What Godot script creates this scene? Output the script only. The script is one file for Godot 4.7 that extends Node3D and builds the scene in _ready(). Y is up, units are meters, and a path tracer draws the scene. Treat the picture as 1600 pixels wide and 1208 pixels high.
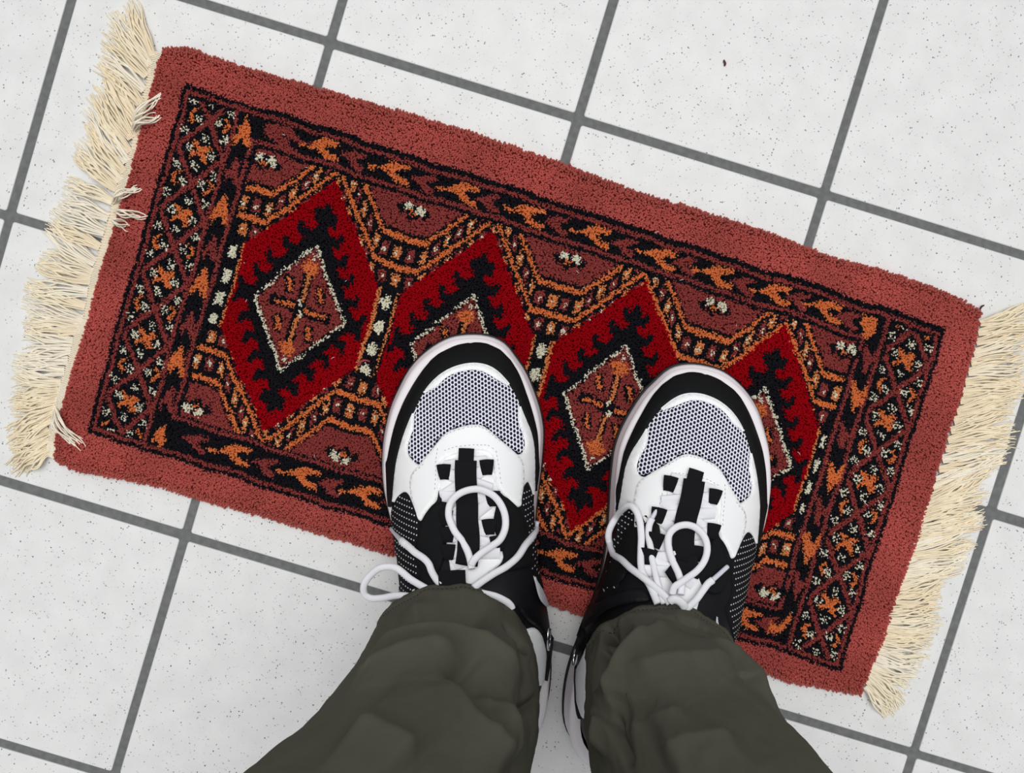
extends Node3D
# A small knotted rug on a speckled tile floor, with a person in chunky sneakers standing on it, seen from above.
# Lengths in the shape helpers are millimetres; MM turns them into metres.

const MM := 0.001
const W_LATERAL := "4,2 8,10 15,22 30,34 50,42 80,50 110,58 140,62 170,64 200,66 223,66 248,60 262,55 273,48 286,40 296,32 302,24 307,13 309.5,1"
const W_MEDIAL := "4,2 8,10 15,22 30,34 54,42 70,46 95,50 112,48 126,46 145,43 167,42 190,42 218,46 235,46 244,45 257,42 270,38 284,34 295,28 303,21 308,12 309.5,1"
const H_EDGE := "0,50 50,46 100,40 150,34 200,30 260,28 300,27 310,26"
const H_RIDGE := "0,76 30,84 70,94 100,107 125,116 140,112 160,101 180,90 200,79 220,70 240,62 265,53 285,45 300,36 310,27"
const P_ROUND := "0,4 120,4 180,3.2 220,2.6 260,2.2 310,2"
const P_POWER := "0,0.5 150,0.5 200,0.6 240,0.72 310,0.8"
const RUG_TOP := "0,0 19,-7 49,-6 85,-7 136,-9 197,-11 258,-12 320,-11 383,-8 435,-9 487,-9 540,-6 581,-8 618,-8 645,-6 664,-1"
const RUG_BOTTOM := "11,320 16,325 33,327.5 53,324 103,319 145,319 191,317 227,317 290,316 583,315 610,317 641,314 670,309"
const RUG_LEFT := "-12,40 -7,19 0,2 11,1 46,3 96,5.5 143,5.5 188,6 213,7.5 245,7.5 279,8 294,9 312,11 324,14.5 326.5,24 329,36"
const RUG_RIGHT := "-9,640 -6,645 -1,664 24,667 65,669 117,670 174,673 216,672 264,672 293,670 309,669.5 318,600"
const SOLE := "0,316 10,315.5 17,314 26,310 35,304 42,298 49,290 57,276 63,264 67,251 70,239 72,221 72,205 70,190 66,170 60,150 54,130 50,110 47,90 47,70 47,50 45,30 38,14 25,4 8,0 -8,0 -25,3 -37,12 -44,24 -47.5,40 -49,58 -48,75 -45,95 -42,115 -40,135 -40,155 -42,175 -45,195 -48,212 -50,228 -51,240 -50,251 -48,261 -44,274 -39,287 -32,298 -26,307 -19,312 -10,315"

var rng := RandomNumberGenerator.new()
var tabs := {}
var mats := {}
var taken := {}

# ---------------------------------------------------------------- small helpers

func pts(s: String) -> PackedVector2Array:
	var out := PackedVector2Array()
	for w in s.split(" ", false):
		var p := w.split(",")
		out.append(Vector2(float(p[0]), float(p[1])))
	return out

func pts3(s: String) -> PackedVector3Array:
	var out := PackedVector3Array()
	for w in s.split(" ", false):
		var p := w.split(",")
		out.append(Vector3(float(p[0]), float(p[1]), float(p[2])))
	return out

func look(table: String, x: float) -> float:      # piecewise linear table
	if not tabs.has(table):
		tabs[table] = pts(table)
	var t: PackedVector2Array = tabs[table]
	if x <= t[0].x:
		return t[0].y
	for i in range(1, t.size()):
		if x <= t[i].x:
			return lerpf(t[i - 1].y, t[i].y, (x - t[i - 1].x) / (t[i].x - t[i - 1].x))
	return t[t.size() - 1].y

func numbered(called: String) -> String:
	var n: int = taken.get(called, 0)
	taken[called] = n + 1
	return called if n == 0 else "%s_%03d" % [called, n]

func thing(called: String, label: String, category: String, group := "") -> Node3D:
	var o := Node3D.new()
	o.name = numbered(called)
	add_child(o)
	tag(o, label, category, group)
	return o

func tag(o: Node, label: String, category: String, group := "") -> void:
	o.set_meta("label", label)
	o.set_meta("category", category)
	if group != "":
		o.set_meta("group", group)

# One mesh from vertices and triangles. Smooth normals; faces are turned clockwise seen from outside (side = +1) or inside (-1).
func build(called: String, v: PackedVector3Array, tri: PackedInt32Array, m: Material, parent: Node, uv := PackedVector2Array(), flat := false) -> MeshInstance3D:
	var arrays := []
	arrays.resize(Mesh.ARRAY_MAX)
	if flat:
		var fv := PackedVector3Array()
		var fn := PackedVector3Array()
		var fu := PackedVector2Array()
		for i in range(0, tri.size(), 3):
			var n := -(v[tri[i + 1]] - v[tri[i]]).cross(v[tri[i + 2]] - v[tri[i]]).normalized()
			for k in 3:
				fv.append(v[tri[i + k]])
				fn.append(n)
				if uv.size():
					fu.append(uv[tri[i + k]])
		arrays[Mesh.ARRAY_VERTEX] = fv
		arrays[Mesh.ARRAY_NORMAL] = fn
		if uv.size():
			arrays[Mesh.ARRAY_TEX_UV] = fu
	else:
		var n := PackedVector3Array()
		n.resize(v.size())
		for i in range(0, tri.size(), 3):
			var a := tri[i]
			var b := tri[i + 1]
			var c := tri[i + 2]
			var f := -(v[b] - v[a]).cross(v[c] - v[a])
			n[a] += f
			n[b] += f
			n[c] += f
		for i in n.size():
			n[i] = n[i].normalized() if n[i].length_squared() > 1e-24 else Vector3.UP
		arrays[Mesh.ARRAY_VERTEX] = v
		arrays[Mesh.ARRAY_NORMAL] = n
		arrays[Mesh.ARRAY_INDEX] = tri
		if uv.size():
			arrays[Mesh.ARRAY_TEX_UV] = uv
	var mesh := ArrayMesh.new()
	mesh.add_surface_from_arrays(Mesh.PRIMITIVE_TRIANGLES, arrays)
	mesh.surface_set_material(0, m)
	var o := MeshInstance3D.new()
	o.name = called
	o.mesh = mesh
	parent.add_child(o, true)
	return o

# A grid of rows x cols points as triangles. wrap joins the last column to the first; flip turns the faces over.
func grid_tris(rows: int, cols: int, wrap: bool, flip: bool, first := 0) -> PackedInt32Array:
	var t := PackedInt32Array()
	for r in rows - 1:
		for c in (cols if wrap else cols - 1):
			var a := first + r * cols + c
			var b := first + r * cols + (c + 1) % cols
			var d := a + cols
			var e := b + cols
			if flip:
				t.append_array(PackedInt32Array([a, d, b, b, d, e]))
			else:
				t.append_array(PackedInt32Array([a, b, d, b, e, d]))
	return t

func spline(p: PackedVector3Array, per: int) -> PackedVector3Array:
	var out := PackedVector3Array()
	var n := p.size()
	for i in n - 1:
		var a := p[maxi(i - 1, 0)]
		var d := p[mini(i + 2, n - 1)]
		for k in per:
			out.append(p[i].cubic_interpolate(p[i + 1], a, d, float(k) / per))
	out.append(p[n - 1])
	return out

# A tube along a path (metres), appended to v / tri. Radii run along the path; flat squeezes it across its upward axis.
func tube(v: PackedVector3Array, tri: PackedInt32Array, path: PackedVector3Array, radii: Array, sides: int, squash := 1.0) -> void:
	var first := v.size()
	var n := path.size()
	for i in n:
		var d := (path[mini(i + 1, n - 1)] - path[maxi(i - 1, 0)]).normalized()
		var side := d.cross(Vector3.UP)
		if side.length() < 0.05:
			side = d.cross(Vector3.RIGHT)
		side = side.normalized()
		var up := side.cross(d).normalized()
		var f := float(i) / (n - 1) * (radii.size() - 1)
		var k := mini(int(f), radii.size() - 2)
		var r: float = lerpf(radii[k], radii[k + 1], f - k)
		for s in sides:
			var a := TAU * s / sides
			v.append(path[i] + side * cos(a) * r + up * sin(a) * r * squash)
	tri.append_array(grid_tris(n, sides, true, false, first))
	for e in [0, n - 1]:
		var c := v.size()
		v.append(path[e])
		for s in sides:
			var a := first + int(e) * sides + s
			var b := first + int(e) * sides + (s + 1) % sides
			tri.append_array(PackedInt32Array([c, b, a] if e == 0 else [c, a, b]))

func chaikin(p: PackedVector2Array, times: int) -> PackedVector2Array:
	for k in times:
		var q := PackedVector2Array()
		for i in p.size():
			var a := p[i]
			var b := p[(i + 1) % p.size()]
			q.append(a.lerp(b, 0.25))
			q.append(a.lerp(b, 0.75))
		p = q
	return p

func resample(p: PackedVector2Array, step: float) -> PackedVector2Array:
	var out := PackedVector2Array()
	var left := 0.0
	for i in p.size():
		var a := p[i]
		var b := p[(i + 1) % p.size()]
		var l := a.distance_to(b)
		while left < l:
			out.append(a.lerp(b, left / l))
			left += step
		left -= l
	if out.size() > 3 and out[0].distance_to(out[out.size() - 1]) < step * 0.5:
		out.remove_at(out.size() - 1)
	return out

func edge_distance(q: Vector2, p: PackedVector2Array) -> float:
	var best := 1e9
	for i in p.size():
		var c := Geometry2D.get_closest_point_to_segment(q, p[i], p[(i + 1) % p.size()])
		best = minf(best, q.distance_squared_to(c))
	return sqrt(best)

# ---------------------------------------------------------------- materials

func mat(key: String, color: Color, rough: float, more := {}) -> StandardMaterial3D:
	if mats.has(key):
		return mats[key]
	var m := StandardMaterial3D.new()
	m.albedo_color = color
	m.roughness = rough
	m.metallic_specular = more.get("specular", 0.5)
	if more.has("grain"):                       # fine relief: [cells per metre, depth]
		var g: Array = more["grain"]
		var n := FastNoiseLite.new()
		n.noise_type = FastNoiseLite.TYPE_SIMPLEX_SMOOTH
		n.frequency = 0.12
		n.seed = 7
		var t := NoiseTexture2D.new()
		t.width = 256
		t.height = 256
		t.seamless = true
		t.noise = n
		t.as_normal_map = true
		t.bump_strength = g[1]
		m.normal_enabled = true
		m.normal_texture = t
		m.normal_scale = 1.0
		m.uv1_triplanar = true
		m.uv1_scale = Vector3.ONE * float(g[0])
	if more.has("mottle"):                      # colour grain: [cells per metre, darkest]
		var g: Array = more["mottle"]
		var n := FastNoiseLite.new()
		n.frequency = 0.06
		n.fractal_octaves = 4
		n.seed = 11
		var t := NoiseTexture2D.new()
		t.width = 256
		t.height = 256
		t.seamless = true
		t.noise = n
		var ramp := Gradient.new()
		ramp.set_color(0, Color(g[1], g[1], g[1]))
		ramp.set_color(1, Color.WHITE)
		t.color_ramp = ramp
		m.albedo_texture = t
		m.uv1_triplanar = true
		m.uv1_scale = Vector3.ONE * float(g[0])
	if more.has("rim"):
		m.rim_enabled = true
		m.rim = more["rim"]
		m.rim_tint = 0.6
	if more.has("metal"):
		m.metallic = more["metal"]
	if more.has("coat"):
		m.clearcoat_enabled = true
		m.clearcoat = more["coat"]
		m.clearcoat_roughness = 0.3
	mats[key] = m
	return m

# White glazed tile with small dark specks, some faint; drawn once per variant.
func tile_material(k: int) -> StandardMaterial3D:
	var size := 1024
	var im := Image.create(size, size, false, Image.FORMAT_RGB8)
	im.fill(Color(0.872, 0.872, 0.868))
	var noise := FastNoiseLite.new()
	noise.seed = 31 + k
	noise.frequency = 0.006
	noise.fractal_octaves = 3
	for y in range(0, size, 8):
		for x in range(0, size, 8):
			var b := 0.872 + noise.get_noise_2d(x, y) * 0.022
			im.fill_rect(Rect2i(x, y, 8, 8), Color(b, b, b * 0.994))
	for i in 2300:
		var x := rng.randi_range(4, size - 6)
		var y := rng.randi_range(4, size - 6)
		var dark := pow(rng.randf(), 2.2)
		var c := Color(0.81, 0.81, 0.815).lerp(Color(0.36, 0.35, 0.36), dark)
		var r := rng.randf_range(1.0, 2.5) * (0.75 + 0.55 * dark)
		var stretch := rng.randf_range(0.75, 1.35)
		for dy in range(-4, 5):
			for dx in range(-4, 5):
				var d := Vector2(dx * stretch, dy / stretch).length()
				if d <= r + 0.5:
					var w := clampf(r + 0.5 - d, 0.0, 1.0)
					im.set_pixel(x + dx, y + dy, im.get_pixel(x + dx, y + dy).lerp(c, w))
	var m := StandardMaterial3D.new()
	m.albedo_texture = ImageTexture.create_from_image(im)
	m.roughness = 0.42
	m.metallic_specular = 0.4
	var n := FastNoiseLite.new()
	n.frequency = 0.03
	n.seed = 3
	var t := NoiseTexture2D.new()
	t.width = 256
	t.height = 256
	t.seamless = true
	t.noise = n
	t.as_normal_map = true
	t.bump_strength = 1.0
	m.normal_enabled = true
	m.normal_texture = t
	m.normal_scale = 0.25
	return m

# ---------------------------------------------------------------- floor

func make_floor() -> void:
	var grout := mat("grout", Color(0.47, 0.475, 0.475), 0.9, {"mottle": [9.0, 0.85], "specular": 0.2})
	var box := BoxMesh.new()
	box.size = Vector3(3.4, 0.05, 3.4)
	box.material = grout
	var f := MeshInstance3D.new()
	f.name = "floor"
	f.mesh = box
	f.position = Vector3(0.4, -0.0262, 0.3)
	f.set_meta("kind", "structure")
	add_child(f)
	# one bevelled slab, turned four ways for each of four prints
	var shapes := []
	for turn in 4:
		var v := PackedVector3Array()
		var uv := PackedVector2Array()
		var ring := [[0.0, -6.0], [0.0, -0.9], [0.5, -0.25], [1.3, 0.0]]
		var half := 96.6
		for r in ring:
			for c in 4:
				for s in 4:                         # rounded corners
					var ang := PI / 2 * c + PI / 2 * s / 3.0
					var rad := 2.0
					var q := Vector2(half - rad, half - rad) * Vector2([1, -1, -1, 1][c], [1, 1, -1, -1][c]) + Vector2(cos(ang), sin(ang)) * (rad - float(r[0]))
					v.append(Vector3(q.x, r[1], q.y) * MM)
					uv.append((q.rotated(turn * PI / 2) / 193.5 + Vector2(0.5, 0.5)))
		var tri := grid_tris(4, 16, true, false)
		var mid := v.size()
		v.append(Vector3.ZERO)
		uv.append(Vector2(0.5, 0.5))
		for s in 16:
			tri.append_array(PackedInt32Array([mid, 48 + s, 48 + (s + 1) % 16]))
		var o := build("tile", v, tri, null, self, uv)
		shapes.append(o.mesh)
		remove_child(o)
		o.free()
	var prints := []
	for k in 4:
		prints.append(tile_material(k))
	for i in range(-5, 9):
		for j in range(-5, 8):
			var o := MeshInstance3D.new()
			o.name = "tile"
			o.mesh = shapes[rng.randi_range(0, 3)]
			o.material_override = prints[rng.randi_range(0, 3)]
			f.add_child(o, true)
			o.position = Vector3(i * 0.2 + 0.1 + rng.randf_range(-0.0005, 0.0005), 0.0, j * 0.2 + 0.1 + rng.randf_range(-0.0005, 0.0005)) - f.position
			o.rotation.y = rng.randf_range(-0.0016, 0.0016)

# ---------------------------------------------------------------- rug

const FIELD := 0
const BLACK := 1
const RED := 2
const RUST := 3
const ORANGE := 4
const WHITE := 5
const TAN := 6
const KNOT := 1.5
var knots: PackedByteArray
var kw := 0
var kh := 0

var motif_top := -1e9
var motif_bottom := 1e9

func put(u: float, v: float, c: int) -> void:
	if v < motif_top or v > motif_bottom:
		return
	var x := int(u / KNOT)
	var y := int(v / KNOT)
	if x >= 0 and y >= 0 and x < kw and y < kh:
		knots[y * kw + x] = c

func stamp(art: Array, u: float, v: float, flip_u := false, flip_v := false) -> void:   # a motif, one letter a knot, centred
	var code := {"b": BLACK, "w": WHITE, "o": ORANGE, "r": RUST, "d": RED, "t": TAN}
	var h := art.size()
	var x0 := roundi(u / KNOT - art[0].length() / 2.0)
	var y0 := roundi(v / KNOT - h / 2.0)
	for y in h:
		var row: String = art[h - 1 - y if flip_v else y]
		for x in row.length():
			var ch := row[row.length() - 1 - x if flip_u else x]
			if code.has(ch):
				put((x0 + x + 0.5) * KNOT, (y0 + y + 0.5) * KNOT, code[ch])

func blob(shape: PackedVector2Array, c: int, du := 0.0, dv := 0.0, grow := 0.0) -> void:   # fill a polygon with knots
	var lo := shape[0]
	var hi := shape[0]
	for p in shape:
		lo = lo.min(p)
		hi = hi.max(p)
	for y in range(int((lo.y + dv - grow) / KNOT) - 1, int((hi.y + dv + grow) / KNOT) + 2):
		for x in range(int((lo.x + du - grow) / KNOT) - 1, int((hi.x + du + grow) / KNOT) + 2):
			var q := Vector2((x + 0.5) * KNOT - du, (y + 0.5) * KNOT - dv)
			if Geometry2D.is_point_in_polygon(q, shape) or (grow > 0.0 and edge_distance(q, shape) < grow):
				put(q.x + du, q.y + dv, c)

func shrunk(f: float, p: PackedVector2Array) -> PackedVector2Array:
	var out := PackedVector2Array()
	for q in centred(p):
		out.append(q * f)
	return out

func centred(p: PackedVector2Array) -> PackedVector2Array:
	var lo := p[0]
	var hi := p[0]
	for q in p:
		lo = lo.min(q)
		hi = hi.max(q)
	var out := PackedVector2Array()
	for q in p:
		out.append(q - (lo + hi) / 2)
	return out

func path_colour(w: float, along: float) -> int:            # the bars, boxes and bands that run round a half hexagon
	if w < 74.0:
		return RUST
	if w < 76.5:
		return BLACK
	if w < 81.5:
		return ORANGE
	if w < 86.0:
		return BLACK
	if w < 96.0:
		var k := int(floor((along + 60.0) / 10.4))
		var f := (along + 60.0) / 10.4 - k
		if f > 0.2 and f < 0.8:
			if absf(f - 0.5) < 0.1 and absf(w - 91.0) < 1.6:
				return WHITE
			return TAN if k % 2 else RUST
		return BLACK
	if w < 99.0:
		return BLACK
	if w < 104.0:
		return ORANGE
	if w < 107.0:
		return BLACK
	if w < 115.5:
		var k := int(floor((along + 65.2) / 10.4))
		var f := (along + 65.2) / 10.4 - k
		if f > 0.2 and f < 0.8:
			if absf(f - 0.5) < 0.1 and absf(w - 111.2) < 1.6:
				return WHITE
			return RUST if k % 2 else TAN
	return BLACK

func draw_design() -> void:
	kw = int(680 / KNOT)
	kh = int(336 / KNOT)
	knots = PackedByteArray()
	knots.resize(kw * kh)
	var mid := [157.0, 283.0, 408.0, 521.0]
	var half := [54.0, 54.0, 54.0, 49.5]
	var post := [96.0, 220.0, 345.5, 465.0, 577.5]
	for y in kh:
		for x in kw:
			var u := (x + 0.5) * KNOT
			var v := (y + 0.5) * KNOT
			var c := FIELD
			var vb := v + (2.6 if u < 90.0 else 0.0) * -0.3
			if u > 25.4 and u < 641.8 and vb > 17.2 and vb < 296.6:
				c = BLACK
				var line := minf(minf(u - 25.4, 641.8 - u), minf(vb - 17.2, 296.6 - vb))
				if line > 3.1 and line < 6.2:
					c = RUST
				# two rust lines beside the end borders
				for q in [71.0, 597.5]:
					if absf(u - q) < 1.7 and v > 22 and v < 292:
						c = RUST
				# inner frame round the field
				if u > 86.2 and u < 582.8 and v > 42.3 and v < 267.1:
					c = RUST
				if u > 88.8 and u < 580.2 and v > 45.0 and v < 264.4:
					c = BLACK
				if u > 91.0 and u < 578.0 and v > 47.4 and v < 262.0:
					var fold := v if v < 154.5 else 309.0 - v
					var i := 0
					for k in 5:
						if absf(u - post[k]) < absf(u - post[i]):
							i = k
					var x0 := absf(u - post[i])
					var w := fold + 1.25 * maxf(x0 - 17.0, 0.0)
					var along := x0 * signf(u - post[i]) if x0 < 17.0 else signf(u - post[i]) * (17.0 + (x0 - 17.0) * 1.45)
					c = path_colour(w, along)
					if w >= 115.5 and x0 < 11.0:             # the upright between two hexagons
						c = BLACK
						if x0 > 6.2 and x0 < 8.0 and fold > 120.0:
							c = TAN
						if x0 < 3.6 and fold > 122.0:
							var f := fposmod(v - 122.0, 18.4)
							if f > 3.0 and f < 13.5 and (x0 < 2.4 or (f > 5.0 and f < 12.0)):
								c = WHITE
					# the red hexagon
					for k in 4:
						var du: float = u - mid[k]
						var hw: float = half[k]
						var a := absf(du)
						if a < hw and absf(v - 154.5) < 101.0 - 67.5 * a / hw:
							c = RED
							var dv := v - 156.0
							var q := absf(dv) / 76.0
							var r := a / (hw * 0.86) + q
							if r < 0.95:
								c = BLACK
							for t in 6:                         # hooked teeth, square as knots make them
								var qt := (t + 0.25) / 5.6
								var at := hw * 0.86 * maxf(0.99 - qt, 0.0) + 1.8
								var vt := absf(dv) - qt * 76.0
								if absf(a - at) < 4.6 and absf(vt) < 3.1:
									c = BLACK
								if absf(a - at - 3.6) < 2.2 and absf(vt - 4.0) < 3.0:
									c = BLACK
							if r < 1.12 and r > 1.0 and a < 5.0:
								c = BLACK
							var e := a / 37.5 + absf(dv) / 52.0
							if e < 1.0:
								c = WHITE if int(floor(v / KNOT) + floor(u / KNOT)) % 3 or dv * du < 0 else BLACK
							if e < 0.93:
								c = BLACK if e > 0.89 and int(v / KNOT) % 2 else RUST
							if e < 0.86:                        # cross and sprigs inside
								if absf(dv + du * -0.05) < 4.2 and a < 25.0:
									c = BLACK
									if absf(dv) < 2.0 and a > 4.0 and a < 21.0:
										c = ORANGE
								if a < 3.6 and absf(dv) < 38.0:
									c = BLACK
									if a < 1.6 and absf(dv) > 6.0:
										c = TAN
								if a < 7.0 and absf(absf(dv) - 32.0) < 5.0 and (a < 4.5 or absf(absf(dv) - 32.0) < 2.5):
									c = ORANGE
								var sx := a - 12.5
								var sy := absf(dv) - 15.5
								if absf(sx) < 4.5 and absf(sy) < 7.0:
									c = BLACK if absf(sx - sy * 0.4 * signf(du * dv)) < 4.0 else c
									if absf(sx - sy * 0.4 * signf(du * dv)) < 1.7 and absf(sy) < 5.6:
										c = ORANGE
								if a < 1.6 and absf(absf(dv) - 40.0) < 1.6:
									c = WHITE
								if absf(du - dv * 0.4) < 1.5 and absf(absf(dv) - 3.6) < 1.8:
									c = WHITE
			knots[y * kw + x] = c
	# flowers in the half hexagons
	var flower := ["....bwwwb.bwwb....", "...bwwwwbbwwwwb...", "..bbwwwwbbwwwwwbb.", "bbbbwwbobbwwwwwbbb", "bbbb.bboooobbwwbbb", ".bbb.bbobobbb.bbb.", "..bb.bbb.bbb..bb..", "......bbbb........", ".......bb........."]
	for k in 5:
		var shift: float = [5.0, 1.0, 1.5, 0.0, -6.0][k]
		stamp(flower, post[k] + shift, 57.5)
		stamp(flower, post[k] + shift, 252.5, true, true)
	# the end borders: a lattice of diamonds
	var spray := ["wbwb", "bwbw", "wbwb", "bwbw"]
	var star := ["bob...bb...b", "booob.booobb", "boooobooooob", ".boooooooob.", "..boooooob..", "..bbooooob..", ".booooooooob", "booooboooob.", "boobbbbooob.", "bob....booob", ".........bb."]
	var hook := ["..boo.", ".boob.", "boob..", "boob..", "boob..", ".boob.", ".booob", "..bob."]
	motif_top = 26.5
	motif_bottom = 289.5
	for side in 2:
		var cu: float = [51.0, 618.6][side]
		var lo: float = [33.0, 601.0][side]
		var hi: float = [69.0, 636.0][side]
		var v0: float = [64.0, 49.5][side]
		for y in kh:
			for x in kw:
				var u := (x + 0.5) * KNOT
				var v := (y + 0.5) * KNOT
				if u > lo and u < hi and v > 26.5 and v < 289.0:
					var t := fposmod(v - v0 + 25.0, 50.0) - 25.0
					var e := absf(absf(u - cu) / 18.0 + absf(t) / 25.0 - 1.0)
					knots[y * kw + x] = RUST if e < 0.13 else BLACK
		for k in range(-1, 6):
			var cv := v0 + 50.0 * k
			if cv > 10 and cv < 305:
				stamp(star, cu, cv)
				stamp(spray, cu + 1.0, cv - 11.5)
				stamp(spray, cu - 9.5, cv - 1.0)
				stamp(spray, cu + 9.5, cv + 1.0)
				stamp(spray, cu - 1.0, cv + 11.5)
			var hv := cv + 25.0
			if hv > 10 and hv < 305:
				stamp(hook, lo + 5.0, hv)
				stamp(spray, lo + 10.0, hv + 1.5)
				stamp(spray, lo + 2.5, hv - 11.0)
				stamp(spray, lo + 2.0, hv + 11.5)
				stamp(hook, hi - 5.0, hv, true)
				stamp(spray, hi - 10.0, hv - 1.5)
				stamp(spray, hi - 2.5, hv + 11.0)
				stamp(spray, hi - 2.5, hv - 11.0)
	motif_top = -1e9
	motif_bottom = 1e9
	# the long borders: a row of leaves, orange and rust in turn
	var leaf := centred(pts("175.3,33.5 184.5,33.2 190.4,28.7 196.7,25.7 208.0,25.7 207.3,28.4 199.1,30.5 196.3,33.0 199.7,35.9 209.0,37.6 207.8,40.5 198.6,39.3 194.4,37.1 192.0,34.3 186.9,34.4 176.8,35.1"))
	var bud := shrunk(0.82, pts("209.1,32.9 216.1,28.7 223.3,24.9 231.4,24.3 233.0,26.4 225.7,29.7 223.1,33.1 227.4,35.3 232.4,36.7 231.9,40.0 225.6,39.9 221.3,39.3 218.2,35.7 214.7,34.2"))
	for row in 2:
		var cv: float = [33.0, 279.0][row]
		for u in ([137.0, 194.0, 249.0, 303.0, 356.0, 410.0, 456.0, 503.0, 545.0] if row == 0 else [136.0, 192.0, 242.0, 296.0, 350.0, 402.0, 455.0, 505.0, 553.0]):
			blob(leaf, ORANGE, u, cv, 0.6)
		for u in ([105.0, 165.0, 222.0, 274.0, 329.0, 384.0, 433.0, 481.0, 525.0, 566.0] if row == 0 else [108.0, 165.0, 218.0, 270.0, 324.0, 377.0, 429.0, 480.0, 530.0, 575.0]):
			blob(bud, RUST, u, cv, 0.4)
	blob(pts("97,27 112,26 122,31 134,32 118,35 108,33 104,36 118,40 130,42 108,42 97,38 92,33"), RUST)
	blob(pts("578,26 590,27 590,36 586,44 582,45 580,37 576,34"), ORANGE)
	blob(pts("74,290 78,277 84,272 85,286 82,292 79,286"), ORANGE)
	blob(pts("577,276 584,279 590,270 591,262 593,272 588,284 578,286"), ORANGE)
	# arrows in the narrow upright borders
	var arrow := centred(pts("78.5,87.8 82.1,94.8 86.5,110.8 83.5,111.2 80.7,106.5 78.1,104.5 75.9,109.0 73.9,114.3 73.3,107.8 74.0,99.4 77.4,93.3"))
	var dart := shrunk(0.85, pts("78.2,119.6 81.7,122.6 83.7,133.2 86.4,142.6 83.2,144.1 79.8,137.5 75.2,135.9 75.2,143.0 72.4,136.8 76.4,129.3"))
	for k in 4:
		blob(arrow, ORANGE, 79.6, [39.0, 101.0, 159.0, 222.0, 300.0][k], 0.4)
		blob(dart, RUST, 79.6, [69.0, 131.0, 192.0, 252.0, 320.0][k], 0.4)
	var up := PackedVector2Array()
	var updart := PackedVector2Array()
	for p in arrow:
		up.append(-p)
	for p in dart:
		updart.append(-p)
	for k in 4:
		blob(up, ORANGE, 590.4, [90.0, 154.0, 213.0, 330.0][k], 0.4)
		blob(updart, RUST, 590.4, [60.0, 122.0, 184.0, 244.0][k], 0.4)

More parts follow.
